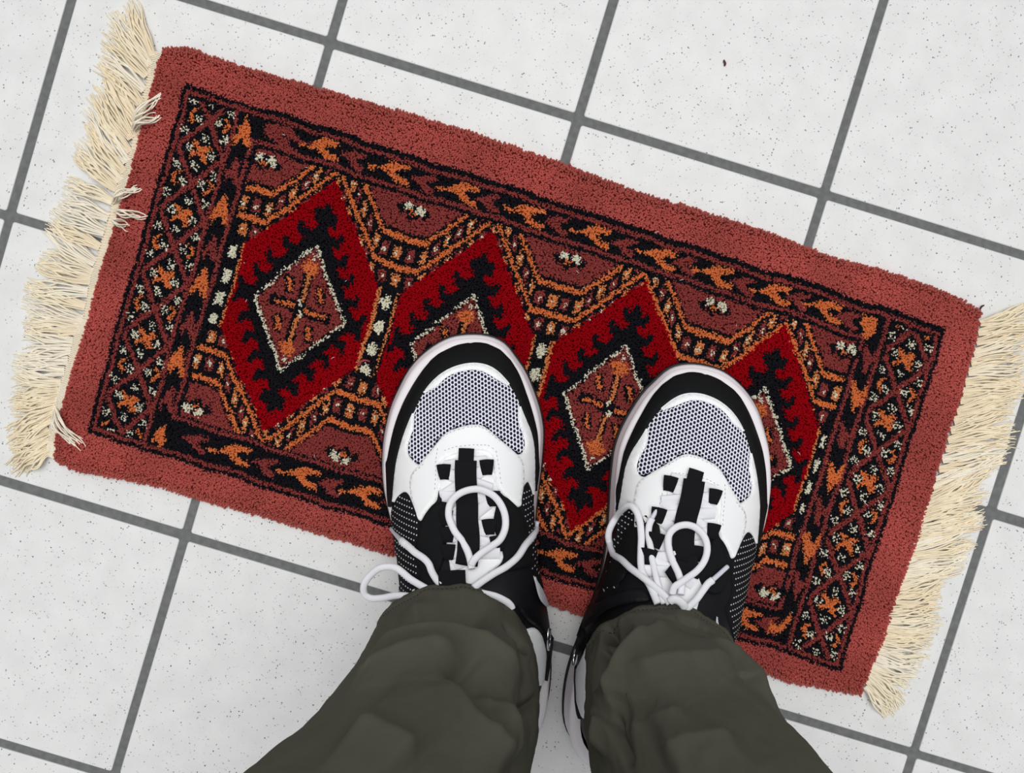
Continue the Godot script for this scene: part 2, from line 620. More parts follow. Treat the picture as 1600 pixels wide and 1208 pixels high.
func make_rug() -> void:
	var rug := thing("rug", "small red and black knotted wool rug with cream fringes, lying on the white tiles", "rug")
	rug.position = Vector3(0.07859, 0.00000, 0.04476)
	rug.rotation.y = -0.015344
	draw_design()
	# woven ground under the pile
	var outline := PackedVector2Array()
	for p in pts(RUG_TOP):
		outline.append(p + Vector2(0, 1.5))
	for p in pts("667,24 669,65 670,117 673,174 672,216 672,264 670,293"):
		outline.append(p)
	var low := pts(RUG_BOTTOM)
	for i in low.size():
		outline.append(low[low.size() - 1 - i] - Vector2(0, 1.5))
	for p in pts("12,312 9,279 8,213 6,157 6,106 4,56 1,16"):
		outline.append(p)
	var v := PackedVector3Array()
	for y in [0.4, 3.4]:
		for p in outline:
			v.append(Vector3(p.x, y, p.y) * MM)
	var tri := grid_tris(2, outline.size(), true, false)
	var cover := Geometry2D.triangulate_polygon(outline)
	for k in range(0, cover.size(), 3):
		var a := outline.size() + cover[k]
		var b := outline.size() + cover[k + 1]
		var c := outline.size() + cover[k + 2]
		if (v[b] - v[a]).cross(v[c] - v[a]).y > 0:
			tri.append_array(PackedInt32Array([a, c, b]))
		else:
			tri.append_array(PackedInt32Array([a, b, c]))
	build("backing", v, tri, mat("backing", Color(0.25, 0.09, 0.09), 1.0), rug, PackedVector2Array(), true)
	# pile: one tuft of wool, set some two hundred thousand times
	var tv := PackedVector3Array()
	var rings := [[0.0, 0.62], [0.72, 0.74], [0.91, 0.62], [0.985, 0.32]]
	for r in rings:
		for s in 5:
			tv.append(Vector3(cos(TAU * s / 5) * float(r[1]), r[0], sin(TAU * s / 5) * float(r[1])))
	var tt := grid_tris(4, 5, true, false)
	tv.append(Vector3(0, 1, 0))
	for s in 5:
		tt.append_array(PackedInt32Array([20, 15 + s, 15 + (s + 1) % 5]))
	var wool := mat("wool", Color.WHITE, 1.0, {"specular": 0.06})
	wool.vertex_color_use_as_albedo = true
	var sample := build("tuft", tv, tt, wool, rug)
	var tuft := sample.mesh
	rug.remove_child(sample)
	sample.free()
	var shade := [Color(0.685, 0.325, 0.30), Color(0.105, 0.10, 0.118), Color(0.575, 0.03, 0.075), Color(0.535, 0.235, 0.222), Color(0.815, 0.445, 0.255), Color(0.84, 0.825, 0.74), Color(0.80, 0.495, 0.30)]
	for i in shade.size():
		shade[i] = shade[i].srgb_to_linear()
	var wear := FastNoiseLite.new()
	wear.seed = 5
	wear.frequency = 0.012
	wear.fractal_octaves = 3
	var pitch := 0.98
	var spots: Array[Transform3D] = []
	var tints := PackedColorArray()
	var shoes := [Transform3D(Basis(Vector3(0.94366, 0.00000, -0.33092), Vector3(0.01155, 0.99939, 0.03293), Vector3(0.33071, -0.03490, 0.94309)), Vector3(0.47408, 0.00000, 0.48203)), Transform3D(Basis(Vector3(0.99645, 0.00000, -0.08424), Vector3(0.00294, 0.99939, 0.03478), Vector3(0.08419, -0.03490, 0.99584)), Vector3(0.57187, 0.00000, 0.47006))]
	var into := []
	for k in 2:
		into.append((shoes[k] as Transform3D).affine_inverse() * rug.transform)
	var nu := int(700 / pitch)
	var nv := int(350 / pitch)
	var tops := PackedFloat32Array()
	var bottoms := PackedFloat32Array()
	for i in nu:
		tops.append(look(RUG_TOP, i * pitch - 5))
		bottoms.append(look(RUG_BOTTOM, i * pitch - 5))
	for j in nv:
		var v_ := j * pitch - 14.0
		var left := look(RUG_LEFT, v_)
		var right := look(RUG_RIGHT, v_)
		for i in nu:
			var u_ := i * pitch - 5.0
			var edge := minf(minf(u_ - left, right - u_), minf(v_ - tops[i], bottoms[i] - v_))
			if edge < 0.5:
				continue
			var q := Vector2(u_ + rng.randf_range(-0.33, 0.33), v_ + rng.randf_range(-0.33, 0.33))
			var du := q.x - 0.022 * (q.y - 18.0) + wear.get_noise_2d(q.y * 2.0, 300.0) * 1.6
			var dv := q.y + wear.get_noise_2d(q.x * 2.0, 0.0) * 2.4
			var kx := clampi(int(du / KNOT), 0, kw - 1)
			var ky := int(dv / KNOT)
			var c := FIELD
			if ky >= 0 and ky < kh and du > 0:
				c = knots[ky * kw + kx]
			var worn := wear.get_noise_2d(q.x, q.y)
			var col: Color = shade[c] * (1.0 + rng.randf_range(-0.13, 0.13) + (worn * 0.28 if c == FIELD else worn * 0.12))
			var out := Vector2.ZERO
			var h := 8.3 + rng.randf_range(-0.36, 0.22) + worn * 0.8
			if edge < 5.0:
				var f := (5.0 - edge) / 5.0
				if v_ - tops[i] < 5.0:
					out.y -= f
				if bottoms[i] - v_ < 5.0:
					out.y += f
				if u_ - left < 5.0:
					out.x -= f * 0.5
				if right - u_ < 5.0:
					out.x += f * 0.5
				h -= 2.6 * f * f
				if absf(out.y) > 0.0:
					col = col.lerp(Color(0.42, 0.14, 0.11), 0.45 * f)
			var p3 := Vector3(q.x, 0, q.y) * MM
			for k in 2:
				var s: Vector3 = (into[k] as Transform3D) * p3
				var sl := -s.z * 1000.0
				var lat := s.x * 1000.0 * (-1.0 if k == 0 else 1.0)
				if sl > -4 and sl < 312 and lat < 68.0 and lat > -46.0:
					h = minf(h, maxf(0.035 * sl - 0.5, 2.6))
			var lean := Vector2(rng.randf_range(-0.14, 0.14), rng.randf_range(-0.10, 0.22)) + out * 0.55
			var turn := rng.randf() * TAU
			var wide := pitch * rng.randf_range(1.25, 1.55)
			var b := Basis(Vector3(cos(turn), 0, sin(turn)) * wide * MM, Vector3(lean.x, 1.0, lean.y) * h * MM, Vector3(-sin(turn), 0, cos(turn)) * wide * MM)
			spots.append(Transform3D(b, p3 + Vector3(0, 0.6 * MM, 0)))
			col.a = 1.0
			tints.append(col)
	var mm := MultiMesh.new()
	mm.transform_format = MultiMesh.TRANSFORM_3D
	mm.use_colors = true
	mm.mesh = tuft
	mm.instance_count = spots.size()
	for i in spots.size():
		mm.set_instance_transform(i, spots[i])
		mm.set_instance_color(i, tints[i])
	var pile := MultiMeshInstance3D.new()
	pile.name = "pile"
	pile.multimesh = mm
	pile.set_meta("kind", "stuff")
	rug.add_child(pile, true)
	make_fringe(rug)
	var lv := PackedVector3Array()
	var lt := PackedInt32Array()
	for i in 46:
		var q := Vector2(rng.randf_range(30, 640), rng.randf_range(5, 300))
		var d := Vector2.from_angle(rng.randf() * TAU) * rng.randf_range(0.5, 2.2)
		tube(lv, lt, PackedVector3Array([Vector3(q.x - d.x, 8.6, q.y - d.y) * MM, Vector3(q.x, 9.6, q.y) * MM, Vector3(q.x + d.x, 8.8, q.y + d.y * 0.6) * MM]), [0.12 * MM, 0.22 * MM, 0.12 * MM], 4)
	var lint := build("lint", lv, lt, mat("lint", Color(0.9, 0.88, 0.88), 0.9), rug)
	lint.set_meta("kind", "stuff")

func on_path(p: PackedVector2Array, f: float) -> Vector2:
	var k := minf(f * (p.size() - 1), p.size() - 1.001)
	return p[int(k)].lerp(p[int(k) + 1], k - int(k))

func tassel(rug: Node3D, root: Vector2, tip: Vector2, spread: float, strands: int, m: Material, lift := 0.0, knot := true) -> void:
	var v := PackedVector3Array()
	var tri := PackedInt32Array()
	var run := tip - root
	var l := run.length()
	var ax := run / l
	var side := Vector2(-ax.y, ax.x)
	var bow := rng.randf_range(-0.12, 0.12)
	for s in strands:
		var f := (s + 0.5) / strands - 0.5
		var lane := f * spread + rng.randf_range(-0.6, 0.6)
		var len := l * rng.randf_range(0.86, 1.05)
		var wav := rng.randf_range(0.8, 2.2)
		var ph := rng.randf() * TAU
		var upper := s % 2 == 0
		var top := rng.randf_range(3.5, 7.0) if upper else rng.randf_range(0.5, 2.6)
		var path := PackedVector3Array()
		for k in 10:
			var t := k / 9.0
			var open := 0.55 + 0.45 * smoothstep(0.0, 0.45, t)
			var w := lane * open + sin(t * 7.5 + ph) * wav * minf(t * 1.6, 1.0) + bow * l * t * t
			var q := root + ax * (len * t) + side * w
			var y := 3.2 * (1.0 - t) + (0.9 + top * sin(PI * minf(t * 1.15, 1.0))) + lift * sin(PI * minf(t * 1.3, 1.0)) + (8.0 if lift > 0 else 0.0) * smoothstep(0.1, 0.4, t)
			path.append(Vector3(q.x, y, q.y) * MM)
		var fat := 0.82 if upper else 0.62
		tube(v, tri, path, [0.7 * fat * MM, fat * MM, fat * MM, 0.9 * fat * MM, 0.5 * fat * MM], 5)
	if knot:
		var ring := PackedVector3Array()
		for k in 4:
			var q := root + ax * (1.0 + k * 1.3)
			ring.append(Vector3(q.x, 3.6, q.y) * MM)
		tube(v, tri, ring, [1.0 * MM, 1.9 * MM, 2.0 * MM, 1.0 * MM], 8, 0.9)
	build("tassel", v, tri, m, rug)

func make_fringe(rug: Node3D) -> void:
	var creams := []
	for k in 4:
		creams.append(mat("cotton%d" % k, [Color(0.985, 0.94, 0.845), Color(0.975, 0.915, 0.80), Color(0.99, 0.955, 0.88), Color(0.98, 0.925, 0.81)][k], 0.95, {"specular": 0.15, "grain": [90.0, 6.0]}))
	# left end: a strip of bare weave, then tassels swept up and outwards
	var edge := pts("-2.7,1.6 -0.9,19.4 0.5,45.6 2.8,78.4 3.4,97.2 1.2,113.4 2.5,143.0 2.4,171.5 3.0,189.0 6.2,214.5 3.4,227.4 4.5,246.3 4.1,267.3 4.1,280.9 5.0,295.8 7.7,313.3 10.2,325.1")
	var tips := pts("-38.0,-28.0 -44.1,-17.9 -45.4,5.0 -43.3,18.7 -41.1,32.3 -45.7,54.3 -44.0,70.2 -40.9,93.9 -42.4,116.1 -45.8,138.8 -44.4,150.3 -46.6,173.7 -48.2,194.0 -47.0,209.7 -47.1,223.2 -40.7,237.3 -37.6,249.4 -41.8,266.4 -38.5,275.7 -30.7,291.0 -33.8,306.7 -29.9,318.0 -19.5,328.3 -19.0,341.8 -5.1,344.7")
	var strip := PackedVector3Array()
	for i in 60:
		var f := i / 59.0
		var q := on_path(edge, f)
		for k in 7:
			var x := q.x - 5.0 + k * 1.5
			strip.append(Vector3(x, (1.2 if k == 0 or k == 6 else 3.6 + 0.35 * ((i + k) % 2)), q.y) * MM)
	build("woven_end", strip, grid_tris(60, 7, false, false), creams[1], rug)
	var sv := PackedVector3Array()
	var st := PackedInt32Array()
	for i in 210:                                     # cross threads of the bare weave
		var q := on_path(edge, i / 209.0)
		var p := PackedVector3Array()
		for k in 5:
			p.append(Vector3(q.x - 4.5 + k * 1.9, 3.9 + 0.5 * ((i + k) % 2), q.y + (k % 2) * 0.5) * MM)
		tube(sv, st, p, [0.55 * MM, 0.55 * MM], 4)
	var weft := build("weave_threads", sv, st, creams[2], rug)
	weft.set_meta("kind", "stuff")
	var n := 38
	for i in n:
		var f := (i + 0.5) / n
		tassel(rug, on_path(edge, f) + Vector2(-4.0, rng.randf_range(-1.0, 1.0)), on_path(tips, f) + Vector2(rng.randf_range(-3, 3), rng.randf_range(-3, 3)), rng.randf_range(10, 15), 16, creams[rng.randi_range(0, 3)])
	for s in ["-5.5,63.0 10.8,32.1", "-4.8,65.3 14.9,47.2", "0.5,128.1 27.9,126.6", "-2.2,122.8 15.7,103.6", "1.7,135.5 16.4,134.4", "0.9,289.3 22.6,312.8", "0.3,287.4 32.7,308.5"]:
		var e := pts(s)
		tassel(rug, e[0], e[1], 5.0, 6, creams[2], 3.0)
	# right end: straighter, denser tassels
	var edge2 := pts("667.5,1.9 670.4,22.9 671.5,43.5 672.5,65.3 673.0,87.2 673.6,108.0 673.9,129.6 674.1,150.6 670.8,159.6 670.2,176.8 669.5,194.0 669.7,211.9 670.2,227.7 668.9,246.2 670.5,260.6 671.4,277.5 671.8,293.3 674.1,306.5")
	var tips2 := pts("701.7,-18.5 708.6,-7.6 710.5,7.4 714.2,24.6 718.1,39.1 717.3,52.5 711.9,63.2 717.9,79.2 719.2,95.6 717.0,104.7 714.1,115.2 712.1,131.1 709.6,139.3 722.5,151.1 721.4,160.4 715.9,180.2 711.1,189.7 706.7,206.5 707.3,224.4 713.2,241.7 711.9,255.5 711.3,272.8 706.5,291.9 705.6,308.3 699.5,322.0")
	n = 46
	for i in n:
		var f := (i + 0.5) / n
		tassel(rug, on_path(edge2, f) + Vector2(-1.2, rng.randf_range(-0.8, 0.8)), on_path(tips2, f) + Vector2(rng.randf_range(-3, 3), rng.randf_range(-3, 3)), rng.randf_range(9, 12), 17, creams[rng.randi_range(0, 3)])

# ---------------------------------------------------------------- sneakers

func shoe_height(lat: float, s: float) -> float:
	var w := look(W_LATERAL, s) if lat > 0 else look(W_MEDIAL, s)
	var t := minf(absf(lat) / maxf(w, 0.1), 1.0)
	return look(H_EDGE, s) + maxf(look(H_RIDGE, s) - look(H_EDGE, s), 0.0) * pow(maxf(1.0 - pow(t, look(P_ROUND, s)), 0.0), look(P_POWER, s))

func skin(lat: float, s: float, off: float) -> Vector3:        # a point off the upper's surface, lateral side positive
	var e := 0.8
	var w := (look(W_LATERAL, s) if lat > 0 else look(W_MEDIAL, s)) - 0.4
	lat = clampf(lat, -w, w)
	var y := shoe_height(lat, s)
	var n := Vector3(shoe_height(lat - e, s) - shoe_height(lat + e, s), 2 * e, shoe_height(lat, s - e) - shoe_height(lat, s + e))
	n.x = clampf(n.x, -6.0, 6.0)
	n.z = clampf(n.z, -6.0, 6.0)
	n = n.normalized()
	return Vector3(lat, y, s) + n * off

func shoe_point(p: Vector3, side: float) -> Vector3:           # (lateral, height, along) in mm -> the shoe's own metres
	return Vector3(p.x * side, p.y, -p.z) * MM

# A panel of leather or cloth that follows the upper: an outline in plan, a thickness and a rounded edge.
func panel(called: String, outline: String, off: float, thick: float, m: Material, parent: Node, side: float, hole := "", smooth := 2, cell := 2.8) -> MeshInstance3D:
	var b := resample(chaikin(pts(outline), smooth), 1.3)
	var holes := PackedVector2Array()
	if hole != "":
		holes = resample(chaikin(pts(hole), smooth), 1.3)
	var all := PackedVector2Array(b)
	all.append_array(holes)
	var depth := PackedFloat32Array()
	depth.resize(all.size())
	var lo := b[0]
	var hi := b[0]
	for p in b:
		lo = lo.min(p)
		hi = hi.max(p)
	for ring in [b, holes]:
		for i in ring.size():
			var t: Vector2 = (ring[(i + 1) % ring.size()] - ring[i - 1]).normalized()
			for sgn in [-1.0, 1.0]:
				var q: Vector2 = ring[i] + Vector2(-t.y, t.x) * 0.8 * sgn
				if Geometry2D.is_point_in_polygon(q, b) and not (holes.size() and Geometry2D.is_point_in_polygon(q, holes)):
					all.append(q)
					depth.append(1.0)
	var row := 0
	var y := lo.y
	while y < hi.y:
		var x := lo.x + (cell / 2 if row % 2 else 0.0)
		while x < hi.x:
			var q := Vector2(x, y)
			if Geometry2D.is_point_in_polygon(q, b) and not (holes.size() and Geometry2D.is_point_in_polygon(q, holes)):
				if edge_distance(q, b) > 1.7 and (holes.size() == 0 or edge_distance(q, holes) > 1.7):
					all.append(q)
					depth.append(1.0)
			x += cell
		y += cell * 0.866
		row += 1
	var v := PackedVector3Array()
	for i in all.size():
		v.append(shoe_point(skin(all[i].x, all[i].y, off + (thick if depth[i] > 0.5 else -0.6)), side))
	var raw := Geometry2D.triangulate_delaunay(all)
	var tri := PackedInt32Array()
	for i in range(0, raw.size(), 3):
		var c := (all[raw[i]] + all[raw[i + 1]] + all[raw[i + 2]]) / 3
		if not Geometry2D.is_point_in_polygon(c, b) or (holes.size() and Geometry2D.is_point_in_polygon(c, holes)):
			continue
		var flip := (all[raw[i + 1]] - all[raw[i]]).cross(all[raw[i + 2]] - all[raw[i]]) * side > 0
		tri.append_array(PackedInt32Array([raw[i], raw[i + 2], raw[i + 1]] if flip else [raw[i], raw[i + 1], raw[i + 2]]))
	return build(called, v, tri, m, parent)

func sole_ring(inset: float, side: float, height: Callable) -> PackedVector3Array:
	var base := chaikin(pts(SOLE), 1)
	var out := PackedVector3Array()
	for i in base.size():
		var t := (base[(i + 1) % base.size()] - base[(i - 1 + base.size()) % base.size()]).normalized()
		var q := base[i] + Vector2(-t.y, t.x) * inset
		out.append(shoe_point(Vector3(q.x, height.call(q.y), q.y), side))
	return out

func sole_part(called: String, rings: Array, m: Material, parent: Node, side: float) -> MeshInstance3D:
	var v := PackedVector3Array()
	var cols := 0
	for r in rings:
		var ring := sole_ring(r[0], side, r[1])
		cols = ring.size()
		v.append_array(ring)
	var tri := grid_tris(rings.size(), cols, true, side < 0)
	for e in [0, rings.size() - 1]:
		var c := v.size()
		var mean := Vector3.ZERO
		for s in cols:
			mean += v[int(e) * cols + s] / cols
		v.append(mean)
		for s in cols:
			var a := int(e) * cols + s
			var b := int(e) * cols + (s + 1) % cols
			tri.append_array(PackedInt32Array([c, a, b] if (e == 0) != (side < 0) else [c, b, a]))
	return build(called, v, tri, m, parent)

func lace(called: String, path: String, side: float, parent: Node, m: Material, tip := 0, r := 2.55) -> void:   # tip: 1 = the last stretch is a thinner tipped end
	var p := PackedVector3Array()
	for q in pts3(path):
		p.append(shoe_point(Vector3(q.x, q.z, q.y), side))
	var sp := spline(p, 7)
	var v := PackedVector3Array()
	var tri := PackedInt32Array()
	if tip:
		var cut := sp.size() - 8
		tube(v, tri, sp.slice(0, cut + 1), [r * MM, r * MM, r * 1.08 * MM], 12, 0.86)
		var o := build(called, v, tri, m, parent)
		var v2 := PackedVector3Array()
		var t2 := PackedInt32Array()
		tube(v2, t2, sp.slice(cut), [r * 0.72 * MM, r * 0.66 * MM], 10)
		build("lace_tip", v2, t2, mat("lace_tip", Color(0.86, 0.86, 0.91), 0.3), o)
	else:
		tube(v, tri, sp, [r * MM, r * MM], 12, 0.86)
		build(called, v, tri, m, parent)

func flat_lace(path: PackedVector3Array, half: float, side: float, parent: Node, called: String, m: Material, thick := 1.6) -> MeshInstance3D:   # flat band along points (lateral, along, height)
	var mid := PackedVector3Array()
	for q in path:
		mid.append(Vector3(q.x, q.z, q.y))
	mid = spline(mid, 5)
	var v := PackedVector3Array()
	for i in mid.size():
		var d := (mid[mini(i + 1, mid.size() - 1)] - mid[maxi(i - 1, 0)]).normalized()
		var w := d.cross(Vector3.UP).normalized() * half
		var n := w.cross(d).normalized()
		if n.y < 0:
			n = -n
		for k in 8:
			var a := TAU * (k + 0.5) / 8
			v.append(shoe_point(mid[i] + w * clampf(cos(a) * 1.15, -1, 1) + n * sin(a) * thick, side))
	return build(called, v, grid_tris(mid.size(), 8, true, side < 0), m, parent)

func stitches(called: String, path: String, off: float, side: float, parent: Node, m: Material, step := 2.6, long := 1.5) -> void:
	var p := pts(path)
	var line := PackedVector2Array()
	for i in p.size() - 1:
		var k := maxi(1, int(p[i].distance_to(p[i + 1]) / step))
		for j in k:
			line.append(p[i].lerp(p[i + 1], float(j) / k))
	var v := PackedVector3Array()
	var tri := PackedInt32Array()
	for i in line.size() - 1:
		var d := (line[i + 1] - line[i]).normalized()
		var a := skin(line[i].x, line[i].y, off)
		var e := line[i] + d * long
		var b := skin(e.x, e.y, off)
		tube(v, tri, PackedVector3Array([shoe_point(a, side), shoe_point((a + b) / 2 + Vector3(0, 0.12, 0), side), shoe_point(b, side)]), [0.12 * MM, 0.24 * MM, 0.12 * MM], 4)
	var o := build(called, v, tri, m, parent)
	o.set_meta("kind", "stuff")

# White net over the toes: an open hexagon for each mesh of it, all on one part.
func net(outline: String, off: float, side: float, parent: Node, m: Material) -> void:
	var b := chaikin(pts(outline), 2)
	var lo := b[0]
	var hi := b[0]
	for p in b:
		lo = lo.min(p)
		hi = hi.max(p)
	var v := PackedVector3Array()
	var tri := PackedInt32Array()
	var px := 2.42
	var py := 3.1
	var cols := int((hi.x - lo.x) / px) + 2
	var rows := int((hi.y - lo.y) / py) + 2
	for c in cols:
		for r in rows:
			var q := Vector2(lo.x + c * px, lo.y + (r + (0.5 if c % 2 else 0.0)) * py)
			if not Geometry2D.is_point_in_polygon(q, b):
				continue
			var first := v.size()
			for layer in 3:
				for k in 12:
					var a := TAU * k / 12
					var corner := Vector2(cos(a) * px * 0.667, sin(a) * py * 0.577)
					if k % 2:
						corner = Vector2(cos(a), sin(a)) * Vector2(px * 0.667, py * 0.577) * 0.88
					var inner := Vector2(cos(a) * px * 0.40, sin(a) * py * 0.37)
					var z: Vector2 = q + [corner, corner.lerp(inner, 0.55), inner][layer]
					v.append(shoe_point(skin(z.x, z.y, off + [0.55, 0.5, 0.0][layer]), side))
			tri.append_array(grid_tris(3, 12, true, side < 0, first))
	var o := build("mesh_net", v, tri, m, parent)
	o.set_meta("kind", "stuff")

func dots(outline: String, off: float, tilt: float, side: float, parent: Node, m: Material) -> void:
	var b := pts(outline)
	var lo := b[0]
	var hi := b[0]
	for p in b:
		lo = lo.min(p)
		hi = hi.max(p)
	var v := PackedVector3Array()
	var tri := PackedInt32Array()
	var c := (lo + hi) / 2
	var reach := int((hi - lo).length() / 1.9)
	for i in range(-reach, reach):
		for j in range(-reach, reach):
			var q := c + Vector2(i * 1.95 + (0.9 if j % 2 else 0.0), j * 4.0).rotated(tilt)
			if not Geometry2D.is_point_in_polygon(q, b) or edge_distance(q, b) < 0.9:
				continue
			var first := v.size()
			v.append(shoe_point(skin(q.x, q.y, off + 0.28), side))
			for k in 6:
				var a := TAU * k / 6
				v.append(shoe_point(skin(q.x + cos(a) * 0.5, q.y + sin(a) * 0.55, off + 0.12), side))
			for k in 6:
				var x := first + 1 + k
				var y := first + 1 + (k + 1) % 6
				tri.append_array(PackedInt32Array([first, x, y] if side < 0 else [first, y, x]))
	var o := build("white_dots", v, tri, m, parent)
	o.set_meta("kind", "stuff")

const NET := "36.7,275.2 31.5,277.8 25.5,280.6 20.3,286.3 11.8,290.1 1.8,291.7 -4.8,291.2 -11.4,288.5 -19.4,282.4 -28.3,277.5 -31.7,269.0 -33.1,264.1 -31.9,257.8 -31.8,252.2 -33.9,245.6 -36.0,239.7 -36.5,234.1 -34.4,229.7 -31.0,228.8 -27.1,232.3 -21.6,237.6 -15.3,243.6 -10.6,248.3 -5.8,251.7 0.7,252.6 8.1,251.5 16.3,249.0 22.2,246.3 26.5,242.1 30.0,235.1 33.8,230.0 36.9,225.7 41.5,225.2 46.1,228.5 49.2,232.2 49.1,237.7 47.2,244.1 44.5,249.8 43.6,255.4 43.7,260.1 42.0,264.5 39.4,270.9"
const EYESTAY := "22.2,246.3 16.3,249.0 8.1,251.5 0.7,252.6 -5.8,251.7 -10.6,248.3 -15.3,243.6 -21.6,237.6 -28.6,230.6 -33.7,224.3 -34.2,215.4 -33.5,206.9 -31.4,198.8 -30.7,190.6 -23.8,197.3 -18.6,202.7 -16.1,205.2 -14.1,211.1 -12.5,218.9 -12.7,225.0 -11.7,230.5 -7.1,233.1 1.3,233.7 12.0,231.9 18.6,229.8 24.4,226.4 25.7,222.6 26.1,212.7 27.0,206.9 27.5,202.8 28.5,199.7 32.5,196.7 36.7,191.5 41.3,185.3 43.4,191.8 45.8,199.1 47.4,206.7 47.7,214.3 45.3,219.9 39.2,226.0 33.3,232.6"
const VAMP := "61.4,195.8 59.2,200.8 52.8,206.1 48.8,203.5 46.7,198.4 43.8,191.8 41.1,185.0 36.7,192.2 27.4,204.3 22.1,222.5 13.7,230.0 1.4,232.7 -8.3,230.7 -13.2,213.4 -18.4,202.4 -30.4,190.7 -31.1,195.8 -32.1,201.7 -34.1,205.9 -37.6,209.3 -40.1,202.2 -41.2,194.5 -42.6,200.4 -43.8,208.5 -44.2,215.4 -44.0,223.8 -44.2,221.4 -44.7,229.4 -42.7,242.3 -39.0,253.5 -35.3,264.5 -30.0,278.1 -21.3,289.4 -13.3,295.6 -3.4,297.7 5.8,297.3 18.4,293.6 28.8,286.6 37.6,276.1 43.8,264.9 48.3,256.8 54.4,242.9 59.1,226.6 60.7,217.5 62.2,206.7 63.1,195.9"
const VAMP_HOLE := "37.4,275.2 31.5,278.1 25.4,281.0 20.2,286.7 11.8,290.5 1.8,292.0 -4.9,291.6 -11.4,288.9 -19.4,282.7 -28.0,278.0 -32.1,269.0 -33.7,263.9 -32.4,257.7 -32.3,252.2 -34.4,245.5 -36.4,239.6 -36.9,234.0 -34.7,229.3 -31.0,228.5 -26.9,232.0 -21.4,237.3 -15.1,243.3 -10.4,247.9 -5.8,251.3 0.7,252.2 8.1,251.1 16.2,248.6 21.9,246.0 26.1,241.7 29.6,234.7 33.4,229.7 36.5,225.3 41.6,224.8 46.5,228.2 49.6,232.2 49.5,237.7 47.6,244.1 44.9,249.8 44.1,255.3 44.2,260.1 42.6,264.8 39.9,271.1"
const RAND := "65.6,188.6 67.3,197.1 67.3,210.7 66.6,223.3 65.0,225.4 63.0,235.2 58.9,250.3 53.6,263.5 47.3,274.9 39.2,287.2 31.1,297.0 23.3,303.6 14.7,307.7 4.7,309.4 -5.4,309.8 -13.8,308.6 -21.1,304.1 -28.2,295.9 -33.6,285.6 -38.1,271.9 -41.7,258.3 -44.5,245.6 -45.4,237.4 -45.1,221.0 -45.4,214.4 -43.5,204.2 -41.7,196.7 -41.4,205.7 -42.1,216.4 -42.4,224.4 -42.1,222.3 -42.6,230.2 -40.8,242.8 -37.1,252.3 -33.1,264.1 -31.5,269.0 -27.5,277.9 -21.2,286.2 -14.8,291.9 -8.3,294.7 -0.9,295.8 7.5,295.0 15.9,292.4 23.6,288.1 30.5,282.2 36.3,275.0 39.4,270.1 42.5,264.1 46.1,257.7 52.5,243.0 57.4,226.8 59.0,217.0 60.4,207.2 61.4,196.5"
const SIDE_OUT := "61.4,195.6 58.1,201.0 52.7,206.1 48.8,203.1 46.5,198.4 44.2,193.3 40.6,184.7 41.7,177.2 43.7,169.7 44.6,163.8 41.8,156.2 40.4,155.7 43.0,148.1 47.4,140.0 53.8,126.3 63.8,112.0 64.6,115.7 62.1,123.1 57.8,142.9 58.6,155.0 61.8,160.3 62.8,169.3 62.1,163.3 64.8,176.8 65.7,186.1"
const SIDE_IN := "-37.4,207.2 -39.7,200.7 -40.9,194.8 -41.2,184.3 -41.2,174.6 -41.9,161.6 -42.6,145.5 -42.8,144.2 -44.7,133.8 -46.3,124.0 -44.2,129.1 -41.9,136.8 -39.2,144.8 -35.7,148.8 -35.0,154.2 -35.6,161.2 -34.2,172.1 -33.2,180.0 -31.6,188.8 -31.1,195.8 -31.9,201.0"
const WING_OUT := "19.4,200.3 27.9,199.4 32.5,196.4 36.7,191.3 40.4,184.6 41.7,177.2 43.5,169.8 44.4,163.8 41.7,156.2 38.8,154.3 34.0,149.0 27.6,146.4 28.3,153.4 25.8,157.7 23.3,163.3 23.1,173.4 22.9,177.8 22.9,187.9 21.8,193.8"
const WING_IN := "-17.5,202.7 -21.6,200.5 -27.7,193.5 -31.2,188.7 -32.8,180.2 -33.9,172.4 -35.1,160.8 -38.8,149.0 -31.6,152.8 -18.8,152.1 -10.2,152.1 -18.1,159.4 -16.9,168.1 -14.0,174.2 -11.8,180.8 -11.4,188.1 -13.7,194.6 -15.1,199.0"
const TONGUE := "25.3,225.5 18.6,229.7 12.0,232.2 1.4,233.8 -7.6,233.2 -12.0,230.5 -13.1,225.0 -12.7,218.9 -14.4,211.1 -17.6,202.5 -15.0,198.2 -13.6,192.4 -12.2,186.7 -11.9,180.8 -14.4,174.1 -16.9,168.1 -18.5,159.4 -7.1,152.3 0.9,147.0 5.8,144.5 18.2,145.3 19.6,153.5 21.0,163.3 22.3,173.5 22.9,177.8 22.9,187.9 21.8,193.8 19.4,200.3 27.1,202.0 26.6,212.6"
const TOE_CAP := "37.1,275.3 31.4,281.8 23.6,288.1 15.9,292.4 7.5,295.0 -0.9,295.8 -8.3,294.7 -14.8,291.9 -21.2,286.2 -27.8,277.6 -25.0,278.6 -19.4,282.2 -11.4,288.2 -4.8,290.9 1.8,291.4 11.8,289.8 20.3,286.0 25.5,280.3 31.5,277.5 36.3,274.9"

